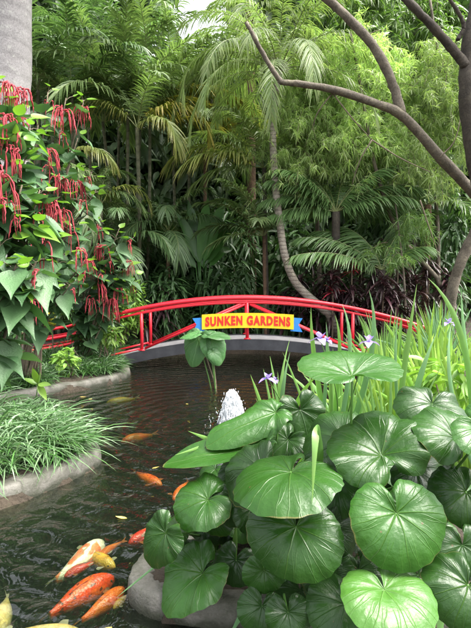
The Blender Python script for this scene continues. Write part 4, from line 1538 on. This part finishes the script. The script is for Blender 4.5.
for i, (px, py, d, lab, mt_) in enumerate([(66, 360, 7.9, 'low light green leafy plant in the grass of the far bank', 'light'), (110, 335, 8.9, 'fresh green leafy plant at the grassy end of the far bank', 'light'), (20, 330, 8.0, 'dull green leafy plant at the left edge under the shrub', 'mid'), (86, 338, 8.6, 'short mid green plant in front of the approach rail', 'mid')]):
    c = P(px, py, d)
    shrub('leafy_plant', lab, gnd(px, d), [(c, (.22, .2, .2))], 120, .14, .06, M[mt_], cat='plant', seed=320 + i, stems=5)

# ------------------------------------------------------------------ chenille shrubs with red tassels
def chenille(label, base, tips, L, seed, tassels, nper=11, d_out=(.35, -.6, 0)):
    rgl = rngof(seed)
    base = np.asarray(base, float)
    root = thing('chenille_shrub', label, 'shrub', base, 'red tasselled chenille shrubs')
    ms, ml, my = MB(), MB(), MB()
    for tp in tips:
        e = P(*tp)
        b0 = base + np.append(rgl.normal(0, .1, 2), -.05)
        mid = b0 * .45 + e * .55 + ZD * .22 * np.linalg.norm(e - b0) * .5
        s = spline([b0, mid, e], 14)
        ms.tube(s, np.linspace(.02, .007, 14), 6)
        tt = np.sort(1 - .75 * rgl.random(nper) ** 1.35)
        q = np.stack([np.interp(tt, np.linspace(0, 1, 14), s[:, a]) for a in range(3)], -1)
        az = rgl.uniform(0, 6.283) + np.arange(nper) * 2.4
        o = np.stack([np.cos(az), np.sin(az), rgl.uniform(-.1, .5, nper)], -1)
        o = nrm(o + np.array(d_out) * .8)
        pet = rgl.uniform(.06, .15, nper)
        pos = q + o * pet[:, None] + ZD * .03
        for a_, b_ in zip(q, pos):
            ms.tube([a_, (a_ + b_) / 2 + ZD * .015, b_], .0035, 4, cap=False)
        l = L * rgl.uniform(.7, 1.15, nper) * np.where(tt > .93, .7, 1)
        tdir = nrm(o + rgl.normal(0, .42, (nper, 3)) - ZD * rgl.uniform(-.05, .5, nper)[:, None])
        nm = nrm(ZD * 1.1 + o * .25 + np.array([.1, -.25, 0]) + rgl.normal(0, .36, (nper, 3)))
        young = tt > .92
        leaf_cloud(ml, pos[~young], tdir[~young], nm[~young], l[~young], l[~young] * .82, 'heart', rgl.uniform(.0, .75, int((~young).sum())), .22)
        leaf_cloud(my, pos[young], tdir[young] + ZD * .5, nm[young], l[young] * .85, l[young] * .5, 'heart', .3, .2)
    ms.build('stem', M['wood'], root)
    ml.build('foliage', M['chenille'], root)
    my.build('young_foliage', M['chenille_young'], root)
    tassels = list(tassels) + [(t_[0] + rgl.uniform(-4, 6), t_[1] + rgl.uniform(0, 14), t_[2] - .08, 2, rgl.uniform(.2, .42)) for t_ in tips[::2]]
    for (px, py, d, n_, ln) in tassels:
        m = MB()
        c = P(px, py, d)
        for k in range(int(n_ * 1.9)):
            a = rgl.uniform(0, 6.283)
            h = np.array([math.cos(a), math.sin(a) * .7, 0])
            lk = ln * rgl.uniform(.65, 1.15)
            sp_ = rgl.uniform(.12, .4)
            q = np.linspace(0, 1, 12)
            pts = c + rgl.normal(0, .02, 3) + h * (sp_ * lk * np.sqrt(q))[:, None] + ZD * (lk * (.25 * np.sin(q * np.pi * .6) - .9 * q ** 1.6))[:, None] + rgl.normal(0, .0035, (12, 3))
            m.tube(pts, np.interp(q, [0, .15, .8, 1], [.0035, .007, .0065, .0025]), 6, wob=.25, seed=int(rgl.integers(1e6)))
        m.build('tassel', M['tassel'], root)
    return root


chenille('nearest chenille shrub with large drooping leaves at the left edge of the photo', (-2.75, 4.75, .25),
         [(-10, 92, 4.9), (6, 84, 4.8), (22, 108, 5.0), (-20, 120, 4.6), (12, 135, 4.6), (28, 150, 4.8), (-5, 160, 4.4), (22, 185, 4.5), (40, 190, 4.8), (-20, 200, 4.2), (12, 215, 4.3), (34, 225, 4.5), (48, 235, 4.7), (16, 265, 4.2), (36, 262, 4.4), (28, 290, 4.4), (-30, 150, 4.5), (0, 240, 4.2), (-5, 105, 4.8), (14, 118, 4.7), (2, 140, 4.5), (30, 128, 4.9), (-12, 180, 4.3), (18, 165, 4.6), (36, 205, 4.6)],
         .29, 401, [(8, 84, 4.7, 7, .34), (22, 92, 4.9, 6, .3), (4, 118, 4.5, 7, .42), (12, 150, 4.4, 6, .46), (-2, 176, 4.2, 6, .46), (6, 200, 4.2, 4, .4), (44, 200, 4.7, 5, .3)], 19)
chenille('middle chenille shrub arching over the far bank with long red tassels', (-3.35, 7.35, .25),
         [(48, 92, 6.8), (66, 98, 7.0), (84, 100, 7.0), (38, 125, 6.6), (60, 130, 6.8), (78, 138, 6.9), (46, 165, 6.6), (70, 165, 6.8), (92, 172, 7.0), (58, 195, 6.6), (80, 195, 6.8), (50, 225, 6.5), (72, 225, 6.6), (62, 255, 6.5), (84, 262, 6.8), (46, 275, 6.5), (70, 285, 6.6), (96, 190, 7.1)],
         .27, 403, [(62, 110, 6.7, 8, .46), (80, 108, 6.9, 6, .4), (48, 150, 6.5, 5, .4), (60, 178, 6.6, 8, .42), (76, 182, 6.8, 6, .36), (52, 205, 6.4, 5, .5), (64, 212, 6.5, 5, .5), (40, 235, 6.4, 4, .4), (78, 250, 6.6, 5, .4), (34, 300, 6.4, 4, .4)], 19)
chenille('farthest chenille shrub leaning over the handrail at the left end of the bridge', (-2.95, 8.75, .25),
         [(100, 222, 8.3), (118, 232, 8.4), (132, 240, 8.5), (92, 240, 8.2), (110, 255, 8.3), (128, 262, 8.4), (98, 272, 8.2), (116, 280, 8.3), (132, 275, 8.5), (86, 290, 8.2), (106, 300, 8.3), (124, 300, 8.4), (76, 262, 8.1)],
         .30, 405, [(101, 246, 8.2, 9, .42), (128, 262, 8.3, 7, .36), (88, 262, 8.1, 6, .45), (98, 285, 8.1, 6, .55), (112, 300, 8.2, 6, .6), (120, 290, 8.3, 5, .5), (92, 300, 8.1, 5, .4)], 17)

# ------------------------------------------------------------------ lilyturf on the left banks
def turf(name, edge, n, seed, mats, depth=1.1, inset=.17, L=(.32, .52), hang=0.55, extra=None):
    rgl = rngof(seed)
    e = sp2(edge, 200)
    T = nrm(np.gradient(e, axis=0))
    N = np.stack([T[:, 1], -T[:, 0]], -1)
    q = e[100] + N[100] * .15
    if pond_dist(q[0], q[1])[0] < 0:
        N = -N
    mm = MB()
    cnt = 0
    while cnt < n:
        i = rgl.integers(0, 200)
        dd = inset + depth * rgl.random() ** 1.5
        p = e[i] + N[i] * dd
        if pond_dist(p[0], p[1])[0] < inset:
            continue
        cnt += 1
        k = 44
        az = rgl.uniform(0, 6.283, k)
        el_ = np.radians(rgl.uniform(35, 85, k))
        l = rgl.uniform(*L, k)
        hd = np.stack([np.cos(az), np.sin(az), np.zeros(k)], -1)
        B = np.array([p[0], p[1], h1(p[0], p[1])]) + np.stack([rgl.normal(0, .03, k), rgl.normal(0, .03, k), np.zeros(k)], -1)
        up_ = l * np.sin(el_)
        Tt = B + hd * (l * np.cos(el_) * 1.0 + l * .45)[:, None] + ZD * (up_ * rgl.uniform(-.15, .75, k))[:, None]
        Tt[:, 2] = np.maximum(Tt[:, 2], .03)
        bow = ZD * (up_ * .55)[:, None] - hd * (l * .12)[:, None]
        blades(mm, B, Tt, rgl.uniform(.010, .017, k), bow, 7, mat=int(rgl.random() < .4), seed=int(rgl.integers(1e6)))
    return stuff(mm.build(name, [M[a] for a in mats], off=(e[100][0], e[100][1], .2)))


turf('lilyturf', EDGE_LEFT_NEAR, 170, 501, ('grass_pale', 'grass'), 1.0, .25, (.3, .55))
turf('lilyturf', EDGE_LEFT_FAR, 190, 503, ('grass', 'grass_pale'), 1.3, .28, (.26, .44))
turf('lilyturf', [(2.4, 8.0), (3.2, 10.0), (3.6, 11.6)], 60, 505, ('grass', 'grass'), 1.2, .2, (.3, .5))

# seedling with broad fresh leaves between the two left banks
b = np.array([-2.25, 5.12, .1])
root = thing('seedling', 'pale fresh seedling with broad leaves at the back of the near grass bank', 'plant', b)
c = P(38, 384, 5.0)
m = MB()
m.tube(spline([b, (b + c) / 2, c], 6), np.full(6, .006), 5)
m.build('stem', M['stalk'], root)
m = MB()
for px, py, l in ((33, 368, .17), (50, 384, .16), (24, 378, .16), (46, 398, .17), (40, 372, .1)):
    t_ = P(px, py, 4.9)
    leaf_cloud(m, [c], [t_ - c], [[0, -.6, .8]], np.linalg.norm(t_ - c) * 1.1, .075, 'ovate', .05, .2)
m.build('foliage', M['light'], root)

# ------------------------------------------------------------------ taro standing in the water
b = G(217, 388, 0.0)
b[2] = -.3
root = thing('taro_plant', 'elephant ear taro with ribbed leaves standing in the water before the bridge', 'plant', (b[0], b[1], 0))
D = b[1]
for i, (ax, ay, tx, ty, Rm, nv_, pt) in enumerate([(200, 337, 191, 364, .235, (-.35, -.9, .35), .55), (211, 340, 218, 362, .21, (.3, -.9, .35), .5), (208, 336, 222, 340, .19, (0, -.25, 1), .45), (197, 334, 187, 339, .15, (-.2, -.3, 1), .4), (213, 352, 222, 372, .12, (.4, -.8, .4), .4)]):
    a_ = P(ax, ay, D - .05 * i)
    t_ = P(tx, ty, D - .12)
    m = MB()
    round_leaf(m, a_, t_ - a_, nv_, Rm, .2, .12, 0.06, pt, .04, .1, seed=600 + i, lobeR=.62)
    lf = m.build('leaf', M['taro'], root)
    m = MB()
    bb = b + np.array([rg.normal(0, .03), rg.normal(0, .03), 0])
    m.tube(bezier(bb, bb + ZD * .35, a_ + [0, .1, -.15], a_), np.linspace(.014, .007, 14), 6)
    m.build('stalk', M['stalk'] if i > 1 else M['wood'], lf)

# ------------------------------------------------------------------ fountain
fx, fy = FOUNT[0], FOUNT[1]
fw, fnt, fb, fo_ = new_mat('fountain_froth')
fb.inputs['Base Color'].default_value = (.66, .69, .72, 1)
fb.inputs['Roughness'].default_value = .25
fb.inputs['Subsurface Weight'].default_value = .3
fb.inputs['Subsurface Radius'].default_value = (.05, .05, .05)
rg = rngof(77)
ftr = nd(fnt, 'ShaderNodeBsdfTransparent')
fmx = nd(fnt, 'ShaderNodeMixShader')
fmx.inputs[0].default_value = .32
fnt.links.new(fb.outputs[0], fmx.inputs[1])
fnt.links.new(ftr.outputs[0], fmx.inputs[2])
fnt.links.new(fmx.outputs[0], fo_.inputs['Surface'])
root = thing('fountain', 'small white bubbling fountain jet rising from the pond', 'fountain', (fx, fy, 0))
m = MB()
nz_, nth = 26, 30
zz = np.linspace(0, 1, nz_)
prof = np.interp(zz, [0, .1, .4, .75, .92, 1], [.15, .14, .12, .085, .05, .01])
V = np.zeros((nz_, nth, 3))
th = np.linspace(0, 6.283, nth, endpoint=False)
lump = 1 + .14 * np.sin(th * 3 + zz[:, None] * 9) * np.sin(zz[:, None] * 13 + th * 2) + .07 * np.sin(th * 8 + zz[:, None] * 31) + rg.normal(0, .03, (nz_, nth))
V[..., 0] = fx + prof[:, None] * lump * np.cos(th)
V[..., 1] = fy + prof[:, None] * lump * np.sin(th)
V[..., 2] = zz[:, None] * .43 - .03 + rg.normal(0, .008, (nz_, nth))
m.grid(V, wrap=True)
for k in range(800):
    a = rg.uniform(0, 6.283)
    z_ = rg.random()
    r_ = np.interp(z_, [0, .1, .4, .75, .92, 1], [.17, .155, .13, .09, .055, .015]) * rg.uniform(.85, 1.12)
    q = np.array([fx + r_ * math.cos(a), fy + r_ * math.sin(a), z_ * .42])
    s_ = rg.uniform(.003, .010)
    e_ = s_ * rg.uniform(1.2, 4) * (ZD + np.array([math.cos(a), math.sin(a), 0]) * -.25)
    m.tube([q - e_, q - e_ * .55, q + e_ * .1, q + e_ * .7, q + e_], [s_ * .2, s_ * .8, s_, s_ * .7, s_ * .15], 5)
m.build('jet', fw, root)
m = MB()
for k in range(110):
    a = rg.uniform(0, 6.283)
    z_ = rg.random() ** 1.3
    r_ = np.interp(z_, [0, .4, 1], [.30, .19, .05]) * rg.uniform(.75, 1.25)
    q = np.array([fx + r_ * math.cos(a), fy + r_ * math.sin(a), z_ * .44])
    s_ = rg.uniform(.002, .006)
    m.tube([q - ZD * s_ * 3, q - ZD * s_, q + ZD * s_, q + ZD * s_ * 2], [s_ * .2, s_ * .7, s_ * .8, s_ * .2], 5)
stuff(m.build('spray', fw, root))

rg = rngof(66)
for i, (px, py, l, lab, mt_) in enumerate([(80, 397, .13, 'pale fallen leaf floating by the far grass bank', 'debris'), (92, 399, .08, 'small fallen leaf floating by the far grass bank', 'debris'), (152, 469, .07, 'pale scrap of leaf floating beside the orange koi', 'debris'),
                                        (112, 628, .10, 'yellow fallen leaf floating below the red orange koi', 'debris'), (127, 519, .09, 'thin fallen leaf floating beside the red and white koi', 'debris'), (186, 404, .07, 'small fallen leaf floating left of the fountain', 'debris')]):
    q = G(px, py, 0.0)
    m = MB()
    a = rg.uniform(0, 6.28)
    leaf_cloud(m, [q + ZD * .006], [[math.cos(a), math.sin(a), .04]], [[0, 0, 1]], l, l * .35, 'ovate', -.05, .1)
    tag(m.build('fallen_leaf', M[mt_], off=q), lab, 'leaf', 'fallen leaves floating on the pond')

# ------------------------------------------------------------------ right bank: sword-leaved irises
def iris_plant(label, base, n, L, seed, mat, W=.035, spread=.35, flowers=(), hero=(), cat='iris', extra=None):
    rgl = rngof(seed)
    base = np.asarray(base, float)
    root = thing('iris_plant', label, cat, base, 'sword leaved irises on the right bank')
    m = MB()
    az = rgl.uniform(0, 6.283, n)
    hd = np.stack([np.cos(az), np.sin(az), np.zeros(n)], -1)
    l = L * rgl.uniform(.6, 1.12, n)
    lean = rgl.uniform(.05, spread, n)
    B = base + hd * rgl.uniform(0, .1, n)[:, None] - ZD * .03
    T = B + hd * (l * lean)[:, None] + ZD * (l * np.sqrt(1 - np.minimum(lean, .95) ** 2))[:, None]
    bend = rgl.random(n) < .22
    T[bend] = T[bend] + hd[bend] * (l[bend] * .4)[:, None] - ZD * (l[bend] * .3)[:, None]
    bow = -hd * (l * lean * .25)[:, None] + ZD * np.where(bend, l * .2, 0)[:, None]
    blades(m, B, T, W * rgl.uniform(.7, 1.15, n), bow, 9, seed=seed)
    m.build('blade', M[mat], root)
    for k, (bp, tp, w) in enumerate(hero):
        hm = MB()
        a_, t_ = P(*bp), P(*tp)
        if bp[1] < 460:      # carry the blade down to the ground
            down_ = a_ + (a_ - t_) * 1.0
            g0 = np.array([base[0] + rgl.normal(0, .06), base[1] + rgl.normal(0, .06), base[2]])
            q = bezier(g0, g0 * .4 + a_ * .6 - ZD * .02, a_, t_, 14)
        else:
            q = spline([a_, (a_ + t_) / 2, t_], 14)
        tg = nrm(np.gradient(q, axis=0))
        sv = nrm(np.cross(tg, np.array([rgl.uniform(-.4, .4), -1.0, 0])))
        wp = np.interp(np.linspace(0, 1, 14), [0, .3, .75, 1], [.8, 1, .75, .02]) * w * .95 / 2
        hm.ribbons(q[None], wp[None], sv[None], (np.cross(sv, tg) * wp[:, None] * .4)[None])
        hm.build('blade', M['iris_grey'] if k % 3 else M['iris'], root)
    for k, (px, py, d, s) in enumerate(flowers):
        c = P(px, py, d)
        iris_flower(root, c, s * 1.35, seed + k)
        if k % 2 == 0:
            iris_flower(root, c + np.array([.05, .02, -.015]), s * .8, seed + k + 50)
        sm = MB()
        g0 = base + [0, 0, .1]
        sm.tube(spline([g0, (g0 + c) / 2 + [rgl.normal(0, .04), 0, .08], c], 12), np.linspace(.007, .003, 12), 5)
        sm.build('flower_stalk', M['stalk'], root)
    return root


def gb(x, y):
    return (x, y, h1(x, y))


iris_plant('iris at the water edge with a violet flower low over the pond', gb(.42, 3.75), 18, .95, 701, 'iris', hero=[((272, 402, 3.3), (290, 338, 3.5), .035), ((277, 402, 3.2), (290, 352, 3.3), .045), ((262, 450, 3.2), (232, 415, 3.3), .02), ((292, 395, 3.2), (318, 375, 2.9), .05)], flowers=[(268, 378, 3.2, .085)])
iris_plant('iris with tall grey green blades behind the topmost round leaf and two violet flowers', gb(.75, 3.5), 34, 1.0, 703, 'iris', hero=[((310, 352, 3.1), (311, 307, 3.1), .042), ((360, 342, 3.1), (342, 304, 3.1), .045), ((385, 338, 3.1), (369, 290, 3.1), .045), ((346, 345, 3.2), (335, 315, 3.2), .035), ((330, 348, 3.1), (326, 322, 3.1), .03)], flowers=[(320, 338, 3.0, .1), (369, 341, 3.0, .095)])
iris_plant('iris whose single widest blade stands tallest right of the flowers', gb(1.1, 3.3), 32, .95, 705, 'iris', hero=[((403, 369, 2.9), (417, 284, 2.9), .05), ((412, 389, 2.7), (436, 334, 2.8), .05), ((392, 350, 2.9), (398, 318, 2.9), .03)])
iris_plant('iris with a broad blade crossing diagonally at the right edge', gb(1.75, 3.3), 26, 1.0, 707, 'iris_lime', hero=[((471, 316, 3.1), (428, 278, 3.2), .05), ((463, 352, 3.2), (461, 287, 3.2), .045), ((440, 380, 2.8), (452, 320, 3.0), .04)], flowers=[(449, 322, 3.3, .07)])
rg = rngof(88)
for i, (x_, y_, n_, l_, mt_, lab) in enumerate([
        (1.45, 4.4, 34, 1.0, 'iris_lime', 'yellow green iris clump in the middle of the right bank'), (1.05, 4.2, 26, .95, 'iris', 'green iris clump just behind the grey bladed irises'),
        (2.0, 4.6, 34, 1.05, 'iris_lime', 'lush yellow green iris clump near the right edge'), (1.9, 5.6, 30, 1.1, 'iris', 'pale iris clump halfway to the bridge'),
        (2.5, 6.2, 32, 1.1, 'iris_lime', 'iris clump reaching in front of the right end of the bridge'), (2.35, 7.4, 30, 1.1, 'iris', 'iris clump closest to the right end of the bridge'),
        (3.2, 7.2, 34, 1.15, 'iris_grey', 'grey green iris clump under the leaning bare trunk'), (3.6, 8.4, 34, 1.1, 'iris_lime', 'farthest light green iris clump right of the handrail'),
        (2.6, 4.9, 30, 1.05, 'iris_lime', 'light iris clump cut by the right edge of the photo'), (1.3, 3.75, 26, .85, 'iris_lime', 'short yellow green iris clump between the flowering irises'), (1.75, 3.9, 26, .9, 'iris_lime', 'bright iris clump behind the diagonal blade')]):
    iris_plant(lab, gb(x_, y_), int(n_ * 1.8), l_ * 1.04, 720 + i, mt_, W=.042, spread=.5)
for i, (px, py, d, lab) in enumerate([(450, 376, 3.6, 'bright yellow green leafy plant behind the right hand round leaves')]):
    c = P(px, py, d)
    shrub('leafy_plant', lab, gnd(px, d), [(c, (.22, .2, .2)), (c - [0, 0, .35], (.25, .2, .25))], 130, .2, .07, M['light'], cat='plant', seed=340 + i, stems=7, prof='lance')

# ------------------------------------------------------------------ leopard plants in the foreground
def leopard(label, base, leaves, seed, filler=0, fr=(.35, .3), pointed=False):
    rgl = rngof(seed)
    base = np.array([base[0], base[1], h1(base[0], base[1])])
    root = thing('leopard_plant' if not pointed else 'arrow_leaf_plant', label, 'plant', base, 'broad leaved plants on the right bank')
    al = list(leaves)
    for k in range(filler):
        a = rgl.uniform(0, 6.283)
        r_ = rgl.uniform(.1, 1) * fr[0]
        q = base + np.array([math.cos(a) * r_, math.sin(a) * r_ * .8, rgl.uniform(.15, fr[1] + .15)])
        tp = np.array([math.cos(a), math.sin(a) - .3, -.4])
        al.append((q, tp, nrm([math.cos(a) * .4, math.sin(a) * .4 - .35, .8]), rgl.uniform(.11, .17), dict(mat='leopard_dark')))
    for i, lf in enumerate(al):
        if len(lf) == 5 and isinstance(lf[0], np.ndarray):
            at, tip, nv_, Rm, kw = lf
            kw = dict(kw)
        else:
            (ax, ay, d), tip, nv_, wpx, kw = lf
            kw = dict(kw)
            at = P(ax, ay, d)
            Rm = wpx * d / F
            tip = np.array([tip[0], tip[2] if len(tip) > 2 else -.3, -tip[1]], float)
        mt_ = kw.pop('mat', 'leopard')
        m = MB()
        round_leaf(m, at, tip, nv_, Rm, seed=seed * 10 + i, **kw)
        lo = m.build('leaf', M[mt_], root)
        m = MB()
        nv_ = nrm(nv_)
        h = at[2] - base[2]
        bb = base + np.append(rgl.normal(0, .05, 2), -.03)
        tipn = nrm(tip)
        m.tube(bezier(bb, bb + ZD * h * .55 - tipn * .03, at - ZD * .28 * max(h, .3) - nv_ * .05 - tipn * .05, at), np.linspace(.0095, .0055, 14), 7)
        m.build('stalk', M['stalk'], lo)
    return root


# leaf: (attachment px, py, distance), tip (image right, image down, away), normal (x, y, z), half width in px
leopard('leopard plant at the kerb corner with small glossy leaves spilling over the stone', (-.12, 2.72), [
    ((208, 500, 2.35), (-1, .15), (-.1, -.5, .85), 31, {}),
    ((166, 533, 2.28), (-.7, .8), (-.5, -.8, .5), 25, dict(point=.35)),
    ((213, 512, 2.45), (-.3, 1), (-.4, -.9, .2), 25, dict(mat='leopard_dark')),
    ((203, 574, 2.3), (-.75, .65), (-.2, -.45, .85), 34, dict(fold=.35, point=.3)),
    ((196, 566, 2.45), (-1, .5), (-.5, -.7, .4), 26, dict(mat='leopard_dark', fold=.2)),
    ((178, 528, 2.5), (-.6, .3), (-.1, -.5, .9), 16, dict(mat='leopard_lime')),
    ((236, 497, 2.4), (.2, 1), (.1, -.85, .5), 24, dict(mat='leopard_dark')),
    ((252, 508, 2.35), (.3, 1), (.2, -.85, .5), 22, dict(mat='leopard_dark'))], 801, 5, (.28, .25))
leopard('leopard plant with a scalloped pale veined leaf tilted towards the water', (.24, 2.75), [
    ((291, 472, 2.1), (-.35, .9), (-.15, -.06, .98), 54, dict(wav=.035)),
    ((296, 527, 1.98), (-.25, 1), (-.2, -.72, .68), 47, dict(wav=.03)),
    ((326, 528, 2.12), (.15, 1), (.25, -.85, .4), 36, dict(mat='leopard_dark')),
    ((264, 570, 2.1), (0, 1), (0, -.95, .3), 22, {}),
    ((262, 470, 2.3), (-.8, .6), (-.3, -.5, .8), 38, dict(mat='leopard_dark')),
    ((300, 590, 2.15), (.2, 1), (.1, -.8, .5), 28, dict(mat='leopard_dark')), ((262, 606, 2.05), (-.2, 1), (-.1, -.7, .6), 24, dict(mat='leopard_dark')), ((288, 612, 1.95), (.1, 1), (0, -.8, .5), 24, dict(mat='leopard_dark')), ((236, 560, 2.35), (-.3, 1), (-.2, -.8, .5), 24, dict(mat='leopard_dark'))], 803, 5, (.3, .3))
leopard('tallest leopard plant bearing the topmost flat leaf and the largest round shiny leaf', (.62, 2.78), [
    ((352, 376, 2.25), (-.1, -1, 1), (.02, -.40, .92), 48, dict(cup=.06, wav=.02)),
    ((381, 456, 2.15), (-.35, -.8, .5), (-.1, -.62, .78), 47, dict(fold=.12)),
    ((396, 513, 1.92), (.12, 1), (.05, -.78, .62), 49, dict(wav=.028, notch=.1)),
    ((345, 440, 2.4), (-.8, -.2, .3), (-.2, -.6, .8), 38, dict(mat='leopard_dark')),
    ((415, 470, 2.3), (.6, .3), (.2, -.7, .7), 34, dict(mat='leopard_dark')),
    ((336, 480, 2.25), (-.5, .5), (-.1, -.7, .7), 34, dict(mat='leopard_dark'))], 805, 6, (.32, .4))
leopard('low leopard plant with a young lime green leaf at the bottom of the photo', (.55, 2.3), [
    ((384, 590, 1.78), (.08, 1), (.05, -.2, .97), 45, dict(mat='leopard_lime', wav=.03)),
    ((346, 604, 1.9), (-.3, .7), (-.1, -.6, .7), 36, dict(mat='leopard_dark')),
    ((418, 575, 2.0), (.5, .6), (.2, -.6, .7), 34, dict(mat='leopard_dark')),
    ((330, 570, 2.1), (-.4, .8), (-.2, -.7, .6), 28, dict(mat='leopard_dark'))], 807, 5, (.3, .22))
leopard('leopard plant at the right edge with leaves cut off by the frame', (1.12, 2.62), [
    ((455, 438, 2.15), (-.2, -.8, .6), (.1, -.6, .78), 40, dict(fold=.1)),
    ((468, 585, 1.8), (-.5, .8), (0, -.6, .78), 42, {}),
    ((466, 492, 2.1), (-.7, .4), (-.15, -.75, .6), 32, {}),
    ((432, 404, 2.4), (-.3, .5), (0, -.5, .86), 34, dict(mat='leopard_dark')),
    ((462, 545, 2.0), (.1, 1), (0, -.85, .45), 32, dict(mat='leopard_dark')),
    ((480, 430, 2.0), (.5, .6), (.2, -.6, .7), 38, {})], 809, 6, (.3, .4))
leopard('plant with long pointed arrow shaped leaves reaching towards the fountain', (.12, 3.0), [
    ((276, 413, 2.7), (-1, .45), (-.15, -.5, .85), 28, dict(point=.9, lobeR=.55, fold=.2, aspect=.85)),
    ((262, 448, 2.55), (-1, .0, -.1), (-.1, -.35, .92), 32, dict(point=1.1, lobeR=.5, fold=.2, aspect=.7, cup=.03)),
    ((288, 440, 2.75), (-.7, .7), (-.3, -.6, .7), 22, dict(point=.6, mat='leopard_dark')),
    ((300, 410, 2.9), (.3, 1), (.1, -.9, .3), 26, dict(point=.4, mat='leopard_dark')),
    ((240, 466, 2.6), (-.6, .6), (-.1, -.5, .8), 18, dict(point=.5))], 811, 4, (.35, .4), True)

# extra sword leaves standing among the round leaves
b = gb(.42, 2.6)
root = thing('strap_leaf_plant', 'pale strap blades standing among the round leaves in the foreground', 'plant', b)
for i, (a_, t_, w, mt_) in enumerate([((316, 430, 1.9), (312, 504, 1.85), .042, 'iris'), ((232, 632, 2.2), (262, 572, 2.1), .028, 'iris_grey'), ((268, 640, 2.1), (292, 545, 2.2), .04, 'iris_grey'), ((318, 640, 2.0), (312, 560, 2.1), .05, 'leopard_dark'), ((440, 640, 1.9), (436, 520, 2.1), .05, 'iris'), ((240, 458, 2.75), (188, 431, 2.6), .035, 'iris'), ((244, 440, 2.8), (175, 455, 2.5), .03, 'iris'), ((398, 640, 2.0), (404, 560, 2.2), .045, 'iris_grey'), ((372, 560, 2.5), (366, 470, 2.55), .04, 'iris'), ((330, 560, 2.5), (327, 455, 2.5), .045, 'iris_grey'), ((428, 560, 2.5), (440, 462, 2.5), .045, 'iris'), ((250, 600, 2.4), (262, 515, 2.45), .04, 'iris_grey'), ((228, 600, 2.5), (236, 520, 2.5), .035, 'iris'), ((348, 560, 2.3), (344, 480, 2.35), .035, 'iris_grey'), ((306, 640, 2.1), (300, 560, 2.2), .04, 'iris_grey'), ((182, 545, 2.5), (116, 598, 2.35), .013, 'iris_grey')]):
    p0, p1 = P(*a_), P(*t_)
    hm = MB()
    pl_ = [p0, (p0 + p1) / 2 + [0.01, 0, .01], p1]
    if i == 0:      # a blade folded over at its top, its tip hanging in front of a leaf
        pl_ = [np.array([.40, 2.62, .2]), P(319, 470, 2.3), P(317, 434, 2.1), P(316, 430, 1.97), P(315, 446, 1.9), P(312, 504, 1.86)]
    elif a_[1] < 520:
        pl_ = [np.array([.06, 3.0, .2]), p0, (p0 + p1) / 2 + [0, 0, .015], p1]
    q = spline(pl_, 12 if i else 24)
    nq = len(q)
    tg = nrm(np.gradient(q, axis=0))
    sv = nrm(np.cross(tg, np.array([.2, -1.0, 0.1])))
    wp = np.interp(np.linspace(0, 1, nq), [0, .25, .75, 1], [.45, 1, .8, .02]) * w / 2
    hm.ribbons(q[None], wp[None], sv[None], (np.cross(sv, tg) * wp[:, None] * .35)[None])
    hm.build('blade', M[mt_ if mt_ in M and mt_ != 'leopard_dark' else 'iris_grey'], root)
